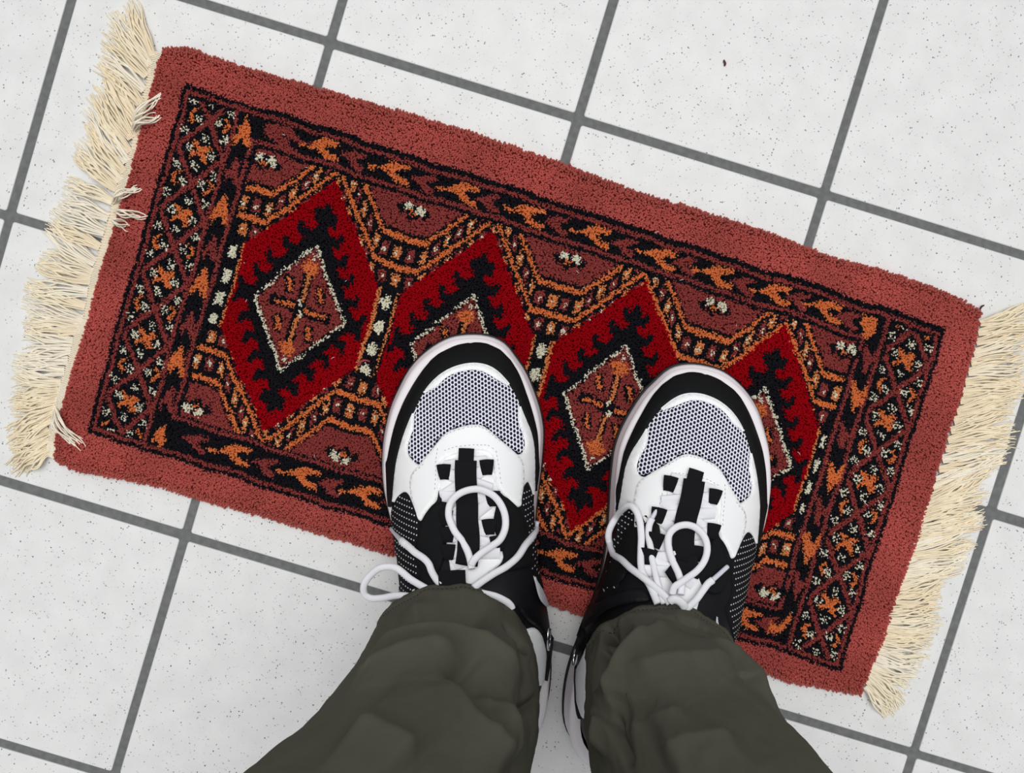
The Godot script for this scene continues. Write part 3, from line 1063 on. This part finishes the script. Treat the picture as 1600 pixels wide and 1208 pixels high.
const INNER_LEFT := ["-35.8,146.7 -42.5,132.9 -46.6,118.9 -47.3,113.0 -43.5,121.0 -40.2,127.7 -38.8,132.9 -37.5,140.0", "43.9,143.0 44.4,140.0 47.7,133.8 53.8,126.3 51.5,131.5 47.5,138.4", "-29.6,111.6 -36.9,111.2 -40.0,106.2 -42.3,99.0 -44.4,85.8 -43.6,78.4 -42.3,67.4 -40.8,59.3 -36.1,63.1 -31.8,84.0", "-24.1,131.4 -30.2,125.6 -36.2,115.8 -40.9,107.3 -45.9,99.0 -50.1,93.0 -50.2,83.1 -48.4,72.3 -45.5,64.2 -41.8,58.5 -43.9,76.0 -44.5,85.6 -42.4,98.9 -40.2,106.2 -36.9,111.5 -32.2,117.6 -25.5,126.7", "-44.6,96.7", "-9.5,134.7 -14.1,133.9 -17.1,130.9 -19.3,127.0 -22.2,123.4 -26.7,117.0 -31.9,109.2 -29.5,108.1 -23.5,116.4 -16.1,125.0 -10.1,130.6"]
const LACING_LEFT := ["21.4,218.3 23.4,202.8 20.9,187.2 20.0,176.3 19.9,165.1 16.5,157.5", "-7.9,220.6 -10.5,206.1 -11.0,198.5 -8.3,180.3 -13.0,169.2 -14.4,164.1", "5.4,233.6 6.1,225.5 6.6,218.2 6.6,209.8 6.5,202.3 6.3,193.4 6.6,184.5 6.1,177.3 6.0,170.0 6.9,162.9 7.9,155.9", WING_OUT, WING_IN]
const LACING_RIGHT := ["18.9,225.0 21.3,214.6 21.3,201.5 13.7,184.6 13.3,173.5 13.6,165.6", "-12.5,227.4 -16.0,214.9 -16.4,204.3 -15.6,187.2 -18.5,175.8 -20.2,167.3", "3.5,240.2 2.8,233.0 2.9,225.1 2.2,215.6 1.6,207.8 1.0,198.5 1.5,189.7 4.0,181.3 5.6,175.7 0.9,169.1 -3.0,163.2", "26.4,201.9 30.4,198.0 35.3,188.5 38.3,181.4 39.0,171.9 35.8,162.9 24.9,161.7 18.2,167.8 15.2,174.6 18.6,182.4 21.6,190.4 23.3,197.4", "-34.3,192.3 -31.4,196.0 -27.1,202.0 -23.7,205.0 -21.2,199.6 -20.9,189.2 -21.6,178.6 -21.0,169.9 -25.4,166.3 -32.1,162.5 -32.2,158.1 -36.2,152.0 -42.2,141.4 -43.1,142.7 -40.5,162.7 -36.9,181.9"]
const INNER_RIGHT := ["-43.2,140.5 -45.4,127.8 -50.6,117.3 -49.8,120.5 -45.8,129.0", "33.1,149.0 36.1,141.1 35.5,139.6 33.5,142.3 32.7,147.1", "-44.6,105.6 -47.0,97.7 -47.6,79.2 -47.8,69.8 -45.3,60.1 -40.6,51.6 -36.5,46.3 -32.8,51.1 -40.8,86.4", "-51.3,108.3 -54.5,105.0 -54.8,96.4 -53.0,85.9 -55.1,91.2 -51.5,71.5 -46.8,57.3 -36.5,42.2 -37.2,47.7 -43.4,56.3 -48.0,69.7 -48.8,80.5 -47.3,97.9 -44.9,108.1", "-49.0,88.8", ""]

func make_shoe(at: Transform3D, side: float, label: String, inner: Array, lacing: Array) -> Node3D:
	var shoe := thing("sneaker", label, "shoe", "pair of worn sneakers")
	shoe.transform = at
	var white := mat("white_leather", Color(0.985, 0.987, 0.99), 0.45, {"grain": [120.0, 1.2]})
	var midwhite := mat("foam", Color(0.95, 0.925, 0.94), 0.6, {"grain": [70.0, 1.0]})
	var rubber := mat("rubber", Color(0.07, 0.07, 0.08), 0.6)
	var suede := mat("suede", Color(0.058, 0.064, 0.070), 0.7, {"grain": [220.0, 4.0], "specular": 0.3})
	var smooth := mat("black_leather", Color(0.075, 0.076, 0.090), 0.5, {"grain": [160.0, 2.0], "specular": 0.3})
	var cloth := mat("black_cloth", Color(0.105, 0.105, 0.115), 0.85, {"grain": [300.0, 5.0], "specular": 0.2})
	var netwhite := mat("net", Color(0.93, 0.93, 0.975), 0.7)
	var navy := mat("navy", Color(0.10, 0.10, 0.19), 0.9, {"specular": 0.2})
	var lacewhite := mat("lace", Color(0.965, 0.965, 0.985), 0.85, {"grain": [260.0, 5.0], "specular": 0.2})
	var silver := mat("reflective", Color(0.86, 0.87, 0.90), 0.35, {"grain": [300.0, 6.0]})
	var thread := mat("thread", Color(0.68, 0.68, 0.74), 0.9)
	# sole
	var toe := func(s: float) -> float: return 7.0 * pow(clampf((s - 235.0) / 80.0, 0.0, 1.0), 2.0)
	sole_part("outsole", [[-4.0, func(s): return 0.3 + toe.call(s)], [1.4, func(s): return 1.2 + toe.call(s)], [2.3, func(s): return 5.5 + toe.call(s)], [1.4, func(s): return 8.0 + toe.call(s)], [-6.0, func(s): return 8.4 + toe.call(s)]], rubber, shoe, side)
	sole_part("midsole", [[-3.0, func(s): return 7.6 + toe.call(s)], [0.2, func(s): return 9.0 + toe.call(s)], [0.9, func(s): return 12.5 + toe.call(s)], [-0.4, func(s): return 17.0 + toe.call(s) * 0.7], [-1.6, func(s): return lerpf(look(H_EDGE, s), 18.0, 0.45)], [-1.2, func(s): return look(H_EDGE, s) - 3.5], [-3.0, func(s): return look(H_EDGE, s) - 0.6], [-6.5, func(s): return look(H_EDGE, s)], [-14.0, func(s): return look(H_EDGE, s) - 1.0]], midwhite, shoe, side)
	# upper
	var v := PackedVector3Array()
	var rows := 90
	var cols := 61
	for r in rows:
		var s := lerpf(4.2, 309.2, r / float(rows - 1))
		for c in cols:
			var a := lerpf(-1.0, 1.0, c / float(cols - 1))
			var t := sin(a * PI / 2) if absf(a) < 1 else a
			var w := look(W_LATERAL, s) if t > 0 else look(W_MEDIAL, s)
			var y := shoe_height(t * w, s)
			if c == 0 or c == cols - 1:
				y = look(H_EDGE, s) - 4.0
			v.append(shoe_point(Vector3(t * w, y, s), side))
	build("upper", v, grid_tris(rows, cols, false, side > 0), smooth, shoe)
	panel("mesh_backing", NET, 0.2, 0.3, navy, shoe, side)
	net(NET, 0.7, side, shoe, netwhite)
	panel("tongue", TONGUE, 0.3, 1.2, white, shoe, side)
	panel("vamp", VAMP, 0.5, 1.1, white, shoe, side, VAMP_HOLE)
	panel("side_panel", SIDE_OUT, 0.4, 0.9, cloth, shoe, side)
	dots(SIDE_OUT, 1.3, 0.27, side, shoe, silver)
	panel("side_panel", SIDE_IN, 0.4, 0.9, cloth, shoe, side)
	dots(SIDE_IN, 1.3, -0.12, side, shoe, silver)
	panel("toe_cap", TOE_CAP, 1.0, 1.0, white, shoe, side)
	panel("mudguard", RAND, 1.4, 1.5, suede, shoe, side)
	panel("eyestay", EYESTAY, 1.5, 1.3, white, shoe, side)
	panel("suede_wing", lacing[3], 1.5, 1.3, suede, shoe, side)
	panel("suede_wing", lacing[4], 1.5, 1.3, suede, shoe, side)
	stitches("stitching", "26.2,235.7 27.7,227.2 28.2,214.9 29.5,202.8", 3.0, side, shoe, thread)
	stitches("stitching", "21.7,234.1 13.5,236.7 1.2,237.5 -9.3,236.9 -14.8,232.6 -16.4,220.9 -17.2,210.9 -20.1,203.8", 3.0, side, shoe, thread)
	stitches("stitching", "28.3,237.4 22.3,244.0 14.7,247.8 4.8,250.2 -3.3,250.3 -8.2,248.4 -14.4,242.2 -21.5,235.7", 3.0, side, shoe, thread)
	stitches("stitching", "36.5,224.8 43.7,218.8 46.4,212.9 46.1,205.2 43.7,196.3", 3.0, side, shoe, thread)
	# reflective slash, heel counter, strap and ring at the inner side
	panel("slash", inner[0], 2.7, 0.5, silver, shoe, side, "", 1)
	panel("slash", inner[1], 2.7, 0.5, silver, shoe, side, "", 1)
	panel("heel_counter", inner[2], 0.6, 2.0, white, shoe, side, "", 1)
	panel("heel_strap", inner[3], 2.2, 1.6, smooth, shoe, side, "", 1)
	if inner[5] != "":
		panel("collar_lining", inner[5], 1.2, 2.6, mat("lining", Color(0.62, 0.63, 0.66), 1.0, {"grain": [300.0, 9.0]}), shoe, side, "", 1)
	var rv := PackedVector3Array()
	var rt := PackedInt32Array()
	var loop := PackedVector3Array()
	var centre := pts(inner[4])[0]
	var c0 := skin(centre.x, centre.y, 3.2)
	for k in 21:
		var a := TAU * k / 20
		loop.append(shoe_point(c0 + Vector3(-cos(a) * 0.9 - sin(a) * 0.3, -cos(a) * 3.0, sin(a) * 7.6), side))
	tube(rv, rt, loop, [1.15 * MM, 1.15 * MM], 8)
	build("strap_ring", rv, rt, mat("steel", Color(0.80, 0.80, 0.82), 0.22, {"metal": 1.0}), shoe)
	# lacing: flat white laces run between black webbing loops, crossing under a black strip
	var eyes_out := pts(lacing[0])
	var eyes_in := pts(lacing[1])
	for k in 6:
		for way in 2:
			var a := eyes_out[k] if way == 0 else eyes_in[k]
			var b := (eyes_in[k] if way == 0 else eyes_out[k]) if k == 0 else (eyes_in[k - 1] if way == 0 else eyes_out[k - 1])
			if k == 0:
				a += Vector2(0, 5.0)
				b += Vector2(0, 5.0)
			if k == 0 and way == 1:
				continue
			var path := PackedVector3Array()
			for j in 7:
				var q := a.lerp(b, j / 6.0)
				var p := skin(q.x, q.y, 2.6 + (0.9 if way else 0.2) + 1.4 * sin(PI * j / 6.0))
				path.append(Vector3(p.x, p.z, p.y))
			flat_lace(path, 4.2, side, shoe, "lace_row", lacewhite, 2.0)
	for e in [eyes_out, eyes_in]:
		for k in [0, 2, 3, 4]:
			var q: Vector2 = e[k]
			var path := PackedVector3Array()
			for j in 5:
				var lat := q.x + (j - 2) * 1.9
				var p := skin(lat, q.y, 6.0 + 1.2 * sin(PI * j / 4.0))
				path.append(Vector3(p.x, p.z, p.y))
			flat_lace(path, 5.6, side, shoe, "webbing_loop", cloth, 0.9)
	var keeper := PackedVector3Array()
	var spine := pts(lacing[2])
	for i in spine.size():
		var p := skin(spine[i].x, spine[i].y, 8.6 + (1.5 if i > 2 else 0.3) * sin(i * 2.6))
		keeper.append(Vector3(p.x, p.z, p.y))
	flat_lace(keeper.slice(1), 7.8, side, shoe, "tongue_webbing", cloth, 1.0)
	var tab := PackedVector3Array()
	for q in [keeper[0], keeper[0].lerp(keeper[1], 0.6), keeper[1].lerp(keeper[2], 0.2)]:
		tab.append(q - Vector3(0, 0, 1.2))
	flat_lace(tab, 5.6, side, shoe, "webbing_tab", cloth, 0.9)
	return shoe

func make_left_laces(shoe: Node3D) -> void:
	var m := mat("lace", Color.WHITE, 1.0)
	var s := -1.0
	lace("lace_loop", "4.4,158.1,114.0 5.2,163.4,111.1 7.2,169.7,106.7 10.9,176.2,103.0 15.5,182.1,99.5 18.9,189.4,95.1 19.6,194.7,93.1 18.1,200.7,91.0 13.9,205.7,91.1 7.4,209.0,90.9 -0.5,210.2,91.5 -6.8,208.4,91.1 -13.0,204.5,91.1 -17.5,198.4,91.8 -20.1,190.7,93.8 -19.8,182.6,97.5 -16.1,175.8,102.9 -10.1,172.2,107.0 -3.0,168.6,111.3 2.2,164.8,114.4 4.5,161.0,114.5", s, shoe, m)
	lace("lace_end", "3.6,146.3,120.6 -3.1,150.3,117.4 -11.0,154.3,113.9 -19.7,157.7,108.8 -27.8,162.3,99.9 -33.8,167.8,86.7 -39.5,170.1,66.9 -42.3,170.1,41.4 -43.6,175.5,41.0", s, shoe, m, 1)
	lace("lace_end", "25.6,148.1,116.1 29.2,151.4,112.4 32.5,156.0,107.7 34.6,160.8,104.1 38.2,164.2,100.3 44.8,167.4,93.6 50.0,170.6,86.3 55.4,173.0,76.8 65.6,174.8,40.0", s, shoe, m, 1)
	lace("lace_loop", "29.3,140.2,112.0 34.6,144.0,112.0 40.8,147.4,110.0 47.8,151.4,107.0 53.4,155.5,103.0 58.2,158.2,100.0 64.0,158.6,97.0 70.7,156.9,94.0 77.7,151.2,90.0 82.4,144.5,88.0 82.8,137.5,86.0 78.6,134.1,86.0 70.8,134.2,88.0 59.1,136.8,93.0 49.3,136.7,97.0 42.8,135.9,100.0 34.7,134.5,104.0", s, shoe, m)
	lace("lace_end", "4.1,143.4,120.1 -2.0,142.2,119.9 -11.2,139.6,119.9 -18.3,135.5,118.9 -21.3,132.3,117.8 -22.2,129.8,117.3", s, shoe, m)
	flat_lace(pts3("18.3,144.3,121.2 18.1,148.3,118.0 18.3,152.3,114.9 18.4,156.4,110.5"), 9.4, s, shoe, "pull_tab", mat("black_cloth", Color.BLACK, 1.0), 1.2)

func make_right_laces(shoe: Node3D) -> void:
	var m := mat("lace", Color.WHITE, 1.0)
	var s := 1.0
	lace("lace_loop", "4.5,160.7,112.6 4.0,166.7,109.4 1.1,173.1,104.8 -3.4,179.2,101.5 -7.6,186.2,98.5 -9.8,193.2,95.4 -9.0,198.7,93.4 -5.2,203.4,92.4 0.7,206.1,92.3 7.0,205.7,91.4 13.0,202.6,91.5 17.2,197.6,92.7 18.9,191.1,95.2 17.6,184.3,99.1 13.6,177.8,103.0 7.6,172.8,108.0 2.4,168.7,112.3 -1.3,164.9,113.3 -1.4,160.0,113.0", s, shoe, m)
	lace("lace_loop", "-2.2,153.8,116.5 -7.7,158.4,113.8 -15.4,162.4,110.6 -23.5,165.8,104.9 -31.1,168.0,94.9 -36.8,169.9,80.7 -40.9,169.1,61.7 -43.5,173.1,44.2 -45.8,178.7,44.7 -45.8,184.9,45.2 -43.1,194.1,45.5 -41.0,204.5,62.8 -37.5,208.0,70.9 -33.5,205.7,76.8 -30.0,199.4,81.5 -27.5,190.1,86.5 -26.4,181.5,91.5 -25.0,172.5,97.8 -22.1,166.3,103.5 -17.1,161.3,108.8 -10.5,151.9,116.2", s, shoe, m)
	lace("lace_end", "-5.8,152.6,115.0 -11.7,163.3,107.8 -15.7,172.3,101.0 -19.6,182.2,93.9 -19.5,183.3,93.3 -22.2,190.7,87.6 -23.4,198.0,84.0 -22.2,204.0,82.0 -19.9,210.6,80.2", s, shoe, m, 1, 2.3)
	lace("lace_end", "6.1,152.3,116.3 10.3,153.2,115.7 15.6,158.7,111.5 19.7,164.9,106.7 23.1,170.4,103.1 26.0,173.0,101.1 36.2,183.1,92.0", s, shoe, m, 1)
	lace("lace_knot", "-2.9,155.7,118.4 -1.1,157.8,119.3 2.0,157.8,119.2 5.8,155.9,118.3 8.2,153.2,116.7", s, shoe, m, 0, 3.0)
	panel("ankle_strap", "-18.1,156.6 -25.2,153.8 -34.2,146.5 -42.8,132.8 -49.7,116.9 -53.3,109.5 -54.4,99.9 -50.1,98.3 -46.4,112.3 -42.0,125.6 -35.7,137.6 -24.0,145.6 -12.2,148.8", 4.0, 1.6, mat("black_leather", Color.BLACK, 1.0), shoe, s, "", 1)

# ---------------------------------------------------------------- person

const LEG_LEFT := "0.060,0.4189,0.3926,0.0497,0.0420 0.100,0.4206,0.3958,0.0540,0.0430 0.150,0.4231,0.3997,0.0579,0.0450 0.200,0.4237,0.4042,0.0602,0.0490 0.250,0.4199,0.4100,0.0617,0.0510 0.300,0.4144,0.4164,0.0625,0.0530 0.350,0.4071,0.4234,0.0646,0.0550 0.400,0.3981,0.4309,0.0688,0.0570 0.450,0.3884,0.4388,0.0759,0.0600"
const LEG_RIGHT := "0.060,0.5680,0.3606,0.0487,0.0400 0.100,0.5666,0.3646,0.0525,0.0410 0.150,0.5639,0.3698,0.0529,0.0430 0.200,0.5657,0.3737,0.0578,0.0470 0.250,0.5665,0.3780,0.0584,0.0490 0.300,0.5719,0.3808,0.0602,0.0500 0.350,0.5777,0.3837,0.0620,0.0530 0.400,0.5828,0.3868,0.0630,0.0560 0.450,0.5855,0.3908,0.0665,0.0590"

func make_person() -> void:
	var person := thing("person", "person in dark olive trousers standing on the rug, only the lower legs in view", "person")
	var cloth := mat("olive_twill", Color(0.365, 0.362, 0.318), 0.95, {"grain": [420.0, 2.0], "specular": 0.12})
	var er := Vector3(0.95701, 0.00000, -0.29005)
	var ed := Vector3(0.29005, 0.00000, 0.95701)
	# folds: lines on the cloth as angle and height; [line, height of the fold in mm, width in mm]
	var folds := [[
		["-125,148 -106,138 -91,140 -76,140 -59,140 -47,142", 2.2, 7.0],
		["-123,292 -113,272 -103,272 -89,268 -75,258 -66,250 -54,252 -40,252 -27,246", 5.0, 9.0],
		["-118,326 -107,314 -96,302 -82,288 -68,290", 4.0, 12.0],
		["-141,192 -116,208 -101,208 -87,206 -72,200 -60,204", -8.0, 13.0],
		["-111,142 -110,186 -119,192 -136,190", 3.0, 6.0],
		["-53,192 -46,188 -37,188 -29,194", -7.0, 4.5],
		["-77,312 -66,330 -49,354 -35,360 -21,356", 4.0, 9.0],
		["-56,312 -43,316 -33,326 -25,338 -19,354", 4.0, 8.0],
		["-92,410 -83,410 -71,418 -61,426", 5.0, 14.0],
		["-6,216 -23,278 -31,310 -31,326", -2.2, 3.0],
		["-73,296 -62,308 -50,314 -37,318", -4.0, 14.0],
	], [
		["-130,138 -118,146 -101,154 -85,160 -66,150 -49,138", 2.6, 7.0],
		["-142,128 -130,144 -123,144", -7.0, 5.0],
		["-85,160 -76,158 -64,154 -50,144", -4.0, 3.5],
		["-86,164 -95,192 -102,214 -111,228 -119,236 -126,246 -134,260 -139,270 -143,292", 6.0, 12.0],
		["-116,160 -124,188 -134,196 -141,220 -148,240", -7.0, 13.0],
		["-105,196 -115,200 -124,190 -136,164", 3.5, 8.0],
		["-148,140 -137,190 -131,218 -125,242", -3.0, 3.5],
		["-70,182 -68,216 -56,216 -50,230 -44,244 -48,274", 4.0, 9.0],
		["-125,258 -110,268 -98,264 -81,256 -58,234", 3.0, 9.0],
		["-139,312 -129,326 -116,338 -105,334", 2.5, 9.0],
		["-130,380 -120,382 -110,382 -101,384 -93,386", 4.0, 12.0],
		["-140,278 -144,308 -144,332 -147,352", -2.0, 3.0],
		["-148,274 -156,284 -164,296", 3.5, 8.0],
	]]
	var v := PackedVector3Array()
	var tri := PackedInt32Array()
	var cols := 240
	var soft := FastNoiseLite.new()
	soft.seed = 17
	soft.frequency = 0.9
	for k in 2:
		var table := []
		for w in (LEG_LEFT if k == 0 else LEG_RIGHT).split(" "):
			var row := []
			for n in w.split(","):
				row.append(float(n))
			table.append(row)
		var hip: Vector3 = Vector3(0.487, 0, 0.415) + er * (-0.085 if k == 0 else 0.085) + ed * 0.06
		var knee: Array = table[table.size() - 1]
		table.append([0.60, lerpf(knee[1], hip.x, 0.35), lerpf(knee[2], hip.z, 0.35), 0.078, 0.075])
		table.append([0.72, lerpf(knee[1], hip.x, 0.7), lerpf(knee[2], hip.z, 0.7), 0.083, 0.088])
		table.append([0.82, hip.x, hip.z, 0.086, 0.098])
		table.append([0.90, hip.x, hip.z, 0.085, 0.105])
		var lines := []
		for f in folds[k]:
			lines.append([pts(f[0]), f[1], f[2]])
		var heights := PackedFloat32Array()
		var h := 0.0
		while h < 0.60:
			heights.append(h)
			h += 0.0035
		for x in [0.66, 0.72, 0.78, 0.84, 0.88]:
			heights.append(x)
		var first := v.size()
		# inside of the hem first, then the outside from the hem up
		var rows := 0
		for pass_ in heights.size() + 3:
			var i := pass_ - 3
			var inner := pass_ < 3
			var up: float = heights[[8, 3, 0][pass_]] if inner else heights[i]
			for c in cols:
				var a := TAU * c / cols
				# the hem rides over the tongue in front and drops behind
				var hem := 0.088 - 0.026 * sin(a) + (0.004 * sin(a * 3 + k * 2.0))
				var y := hem + up * (0.90 - hem) / 0.90 if up < 0.60 else up
				if up < 0.60:
					y = lerpf(hem + up, up, smoothstep(0.0, 0.6, up))
				var j := 0
				while j < table.size() - 2 and y > float(table[j + 1][0]):
					j += 1
				var f := clampf((y - float(table[j][0])) / (float(table[j + 1][0]) - float(table[j][0])), -0.5, 1.0)
				var cx := lerpf(table[j][1], table[j + 1][1], f)
				var cz := lerpf(table[j][2], table[j + 1][2], f)
				var ra := lerpf(table[j][3], table[j + 1][3], f)
				var rb := lerpf(table[j][4], table[j + 1][4], f)
				if sin(a) > 0.0:                            # the back of the leg hangs out over the heel
					rb *= 1.0 + 0.32 * sin(a) * (1.0 - smoothstep(0.1, 0.4, y))
				var grow := 0.0
				var deg := rad_to_deg(a)
				for l in lines:
					var near := 1e9
					var fade := 1.0
					var line: PackedVector2Array = l[0]
					var width: float = l[2]
					var here := Vector2(0, y * 380.0)
					for p in line.size() - 1:
						var pa := Vector2(wrapf(line[p].x - deg, -180, 180) * 0.98, line[p].y * 0.38)
						var pb := Vector2(wrapf(line[p + 1].x - deg, -180, 180) * 0.98, line[p + 1].y * 0.38)
						if absf(pa.x) > 60 and absf(pb.x) > 60:
							continue
						var q := Geometry2D.get_closest_point_to_segment(here, pa, pb)
						var d := q.distance_to(here)
						if d < near:
							near = d
							var along := (p + q.distance_to(pa) / maxf(pa.distance_to(pb), 0.01)) / (line.size() - 1)
							fade = smoothstep(0.0, 0.22, along) * smoothstep(0.0, 0.22, 1.0 - along)
					if near < width * 3.0:
						var tall: float = float(l[1]) * fade * (1.5 if l[1] > 0.0 else 1.35)
						if tall > 0.0:                      # a sharp crease
							grow += 0.9 * tall * exp(-sqrt(near * near + 0.2) / (width * 0.5)) + 0.8 * tall * exp(-near * near / (width * width * 3.0))
						else:                               # a soft hollow
							grow += 1.7 * tall * exp(-near * near / (width * width * 0.8))
				grow += soft.get_noise_3d(cos(a) * 2.0, sin(a) * 2.0 + k * 9.0, y * 9.0) * 3.2
				if up < 0.0125 and not inner:
					grow += 1.3
				if inner:
					grow -= 1.8
				ra += grow * MM
				rb += grow * MM
				v.append(Vector3(cx, y, cz) + er * cos(a) * ra + ed * sin(a) * rb)
			rows += 1
		tri.append_array(grid_tris(rows, cols, true, false, first))
		var sv := PackedVector3Array()
		var st := PackedInt32Array()
		var row := first + (3 + 4) * cols
		var centre := Vector3.ZERO
		for c in cols:
			centre += v[row + c] / cols
		for c in range(0, cols, 2):
			var a := v[row + c]
			var b := v[row + (c + 1) % cols]
			var o := (a - centre).normalized() * 0.0002
			tube(sv, st, PackedVector3Array([a + o * 0.2, (a + b) / 2 + o, b + o * 0.2]), [0.00025, 0.0005, 0.00025], 4)
		var seam := build("hem_stitching", sv, st, mat("hem_thread", Color(0.17, 0.165, 0.13), 0.95), person)
		seam.set_meta("kind", "stuff")
		var cap := v.size()
		v.append(Vector3(hip.x, 0.9, hip.z))
		for c in cols:
			tri.append_array(PackedInt32Array([cap, first + (rows - 1) * cols + c, first + (rows - 1) * cols + (c + 1) % cols]))
	# seat and waist join the two legs above the frame
	var first2 := v.size()
	var mid := Vector3(0.487, 0, 0.415) + ed * 0.06
	for r in [[0.76, 0.06, 0.05], [0.79, 0.15, 0.10], [0.84, 0.172, 0.115], [0.92, 0.165, 0.11], [0.99, 0.15, 0.10]]:
		for c in 48:
			var a := TAU * c / 48
			v.append(mid + Vector3(0, r[0], 0) + er * cos(a) * float(r[1]) + ed * sin(a) * float(r[2]))
	tri.append_array(grid_tris(5, 48, true, false, first2))
	build("trousers", v, tri, cloth, person)

# ---------------------------------------------------------------- crumbs and threads

func make_bits() -> void:
	var fibre := func(called: String, path: String, r: float, color: Color, label: String, category: String) -> void:
		var p := PackedVector3Array()
		for q in pts3(path):
			p.append(q)
		var v := PackedVector3Array()
		var tri := PackedInt32Array()
		tube(v, tri, spline(p, 5), [r * 0.7 * MM, r * MM, r * 0.6 * MM], 6)
		var o := build(called, v, tri, mat(called + label, color, 0.95), self)
		o.name = numbered(called)
		tag(o, label, category)
	fibre.call("loose_thread", "0.7428,0.0020,0.0505 0.7431,0.0030,0.0478 0.7447,0.0030,0.0463", 0.8, Color(0.28, 0.14, 0.17), "tiny dark maroon thread on the tile beside the rug's upper right corner", "thread")
	fibre.call("loose_thread", "0.2916,0.0095,0.2323 0.2934,0.0105,0.2292 0.2963,0.0110,0.2268 0.3003,0.0098,0.2266", 0.9, Color(0.62, 0.22, 0.26), "short pink thread lying on a white knotted bar left of the left sneaker", "thread")
	fibre.call("crumb", "0.4946,0.0009,-0.0756 0.4962,0.0014,-0.0734 0.4964,0.0009,-0.0715", 1.0, Color(0.35, 0.2, 0.18), "small brown crumb on the white tile above the rug", "crumb")

func _ready() -> void:
	# camera
	var cam := Camera3D.new()
	cam.name = "camera"
	cam.fov = 33.6086
	cam.near = 0.02
	cam.transform = Transform3D(Basis(Vector3(0.956993, 0.006098, -0.290046), Vector3(-0.289556, -0.041686, -0.956253), Vector3(-0.017922, 0.999112, -0.038128)), Vector3(0.39317, 0.99927, 0.17552))
	add_child(cam)
	cam.current = true
	# light: an overcast sky, brighter on the side the toes point to
	var sky_mat := ProceduralSkyMaterial.new()
	sky_mat.sky_top_color = Color(0.97, 0.98, 1.0)
	sky_mat.sky_horizon_color = Color(0.40, 0.41, 0.44)
	sky_mat.sky_curve = 0.4
	sky_mat.sky_energy_multiplier = 0.95
	sky_mat.ground_horizon_color = Color(0.6, 0.6, 0.6)
	sky_mat.ground_bottom_color = Color(0.5, 0.5, 0.5)
	sky_mat.sun_angle_max = 0.0
	var sky := Sky.new()
	sky.sky_material = sky_mat
	var env := Environment.new()
	env.background_mode = Environment.BG_SKY
	env.sky = sky
	env.tonemap_mode = Environment.TONE_MAPPER_LINEAR
	env.tonemap_exposure = 0.54
	env.sdfgi_enabled = true
	env.ssao_enabled = true
	env.ssil_enabled = true
	var we := WorldEnvironment.new()
	we.name = "environment"
	we.environment = env
	add_child(we)
	var sun := DirectionalLight3D.new()
	sun.name = "hazy_sun"
	sun.light_color = Color(0.995, 0.995, 0.99)
	sun.light_energy = 1.15
	sun.light_angular_distance = 34.0
	sun.shadow_enabled = true
	add_child(sun)
	sun.look_at_from_position(Vector3(0.3, 3, -0.12), Vector3(0.4, 0, 0.3))
	rng.seed = 20240611
	make_floor()
	make_rug()
	make_left_laces(make_shoe(Transform3D(Basis(Vector3(0.94366, 0.00000, -0.33092), Vector3(0.01155, 0.99939, 0.03293), Vector3(0.33071, -0.03490, 0.94309)), Vector3(0.47408, 0.00000, 0.48203)), -1.0, "left chunky white and black sneaker whose lace loop hangs out over the tiles", INNER_LEFT, LACING_LEFT))
	make_right_laces(make_shoe(Transform3D(Basis(Vector3(0.99645, 0.00000, -0.08424), Vector3(0.00294, 0.99939, 0.03478), Vector3(0.08419, -0.03490, 0.99584)), Vector3(0.57187, 0.00000, 0.47006)), 1.0, "right chunky white and black sneaker with a thin lace end lying up its tongue", INNER_RIGHT, LACING_RIGHT))
	make_person()
	make_bits()
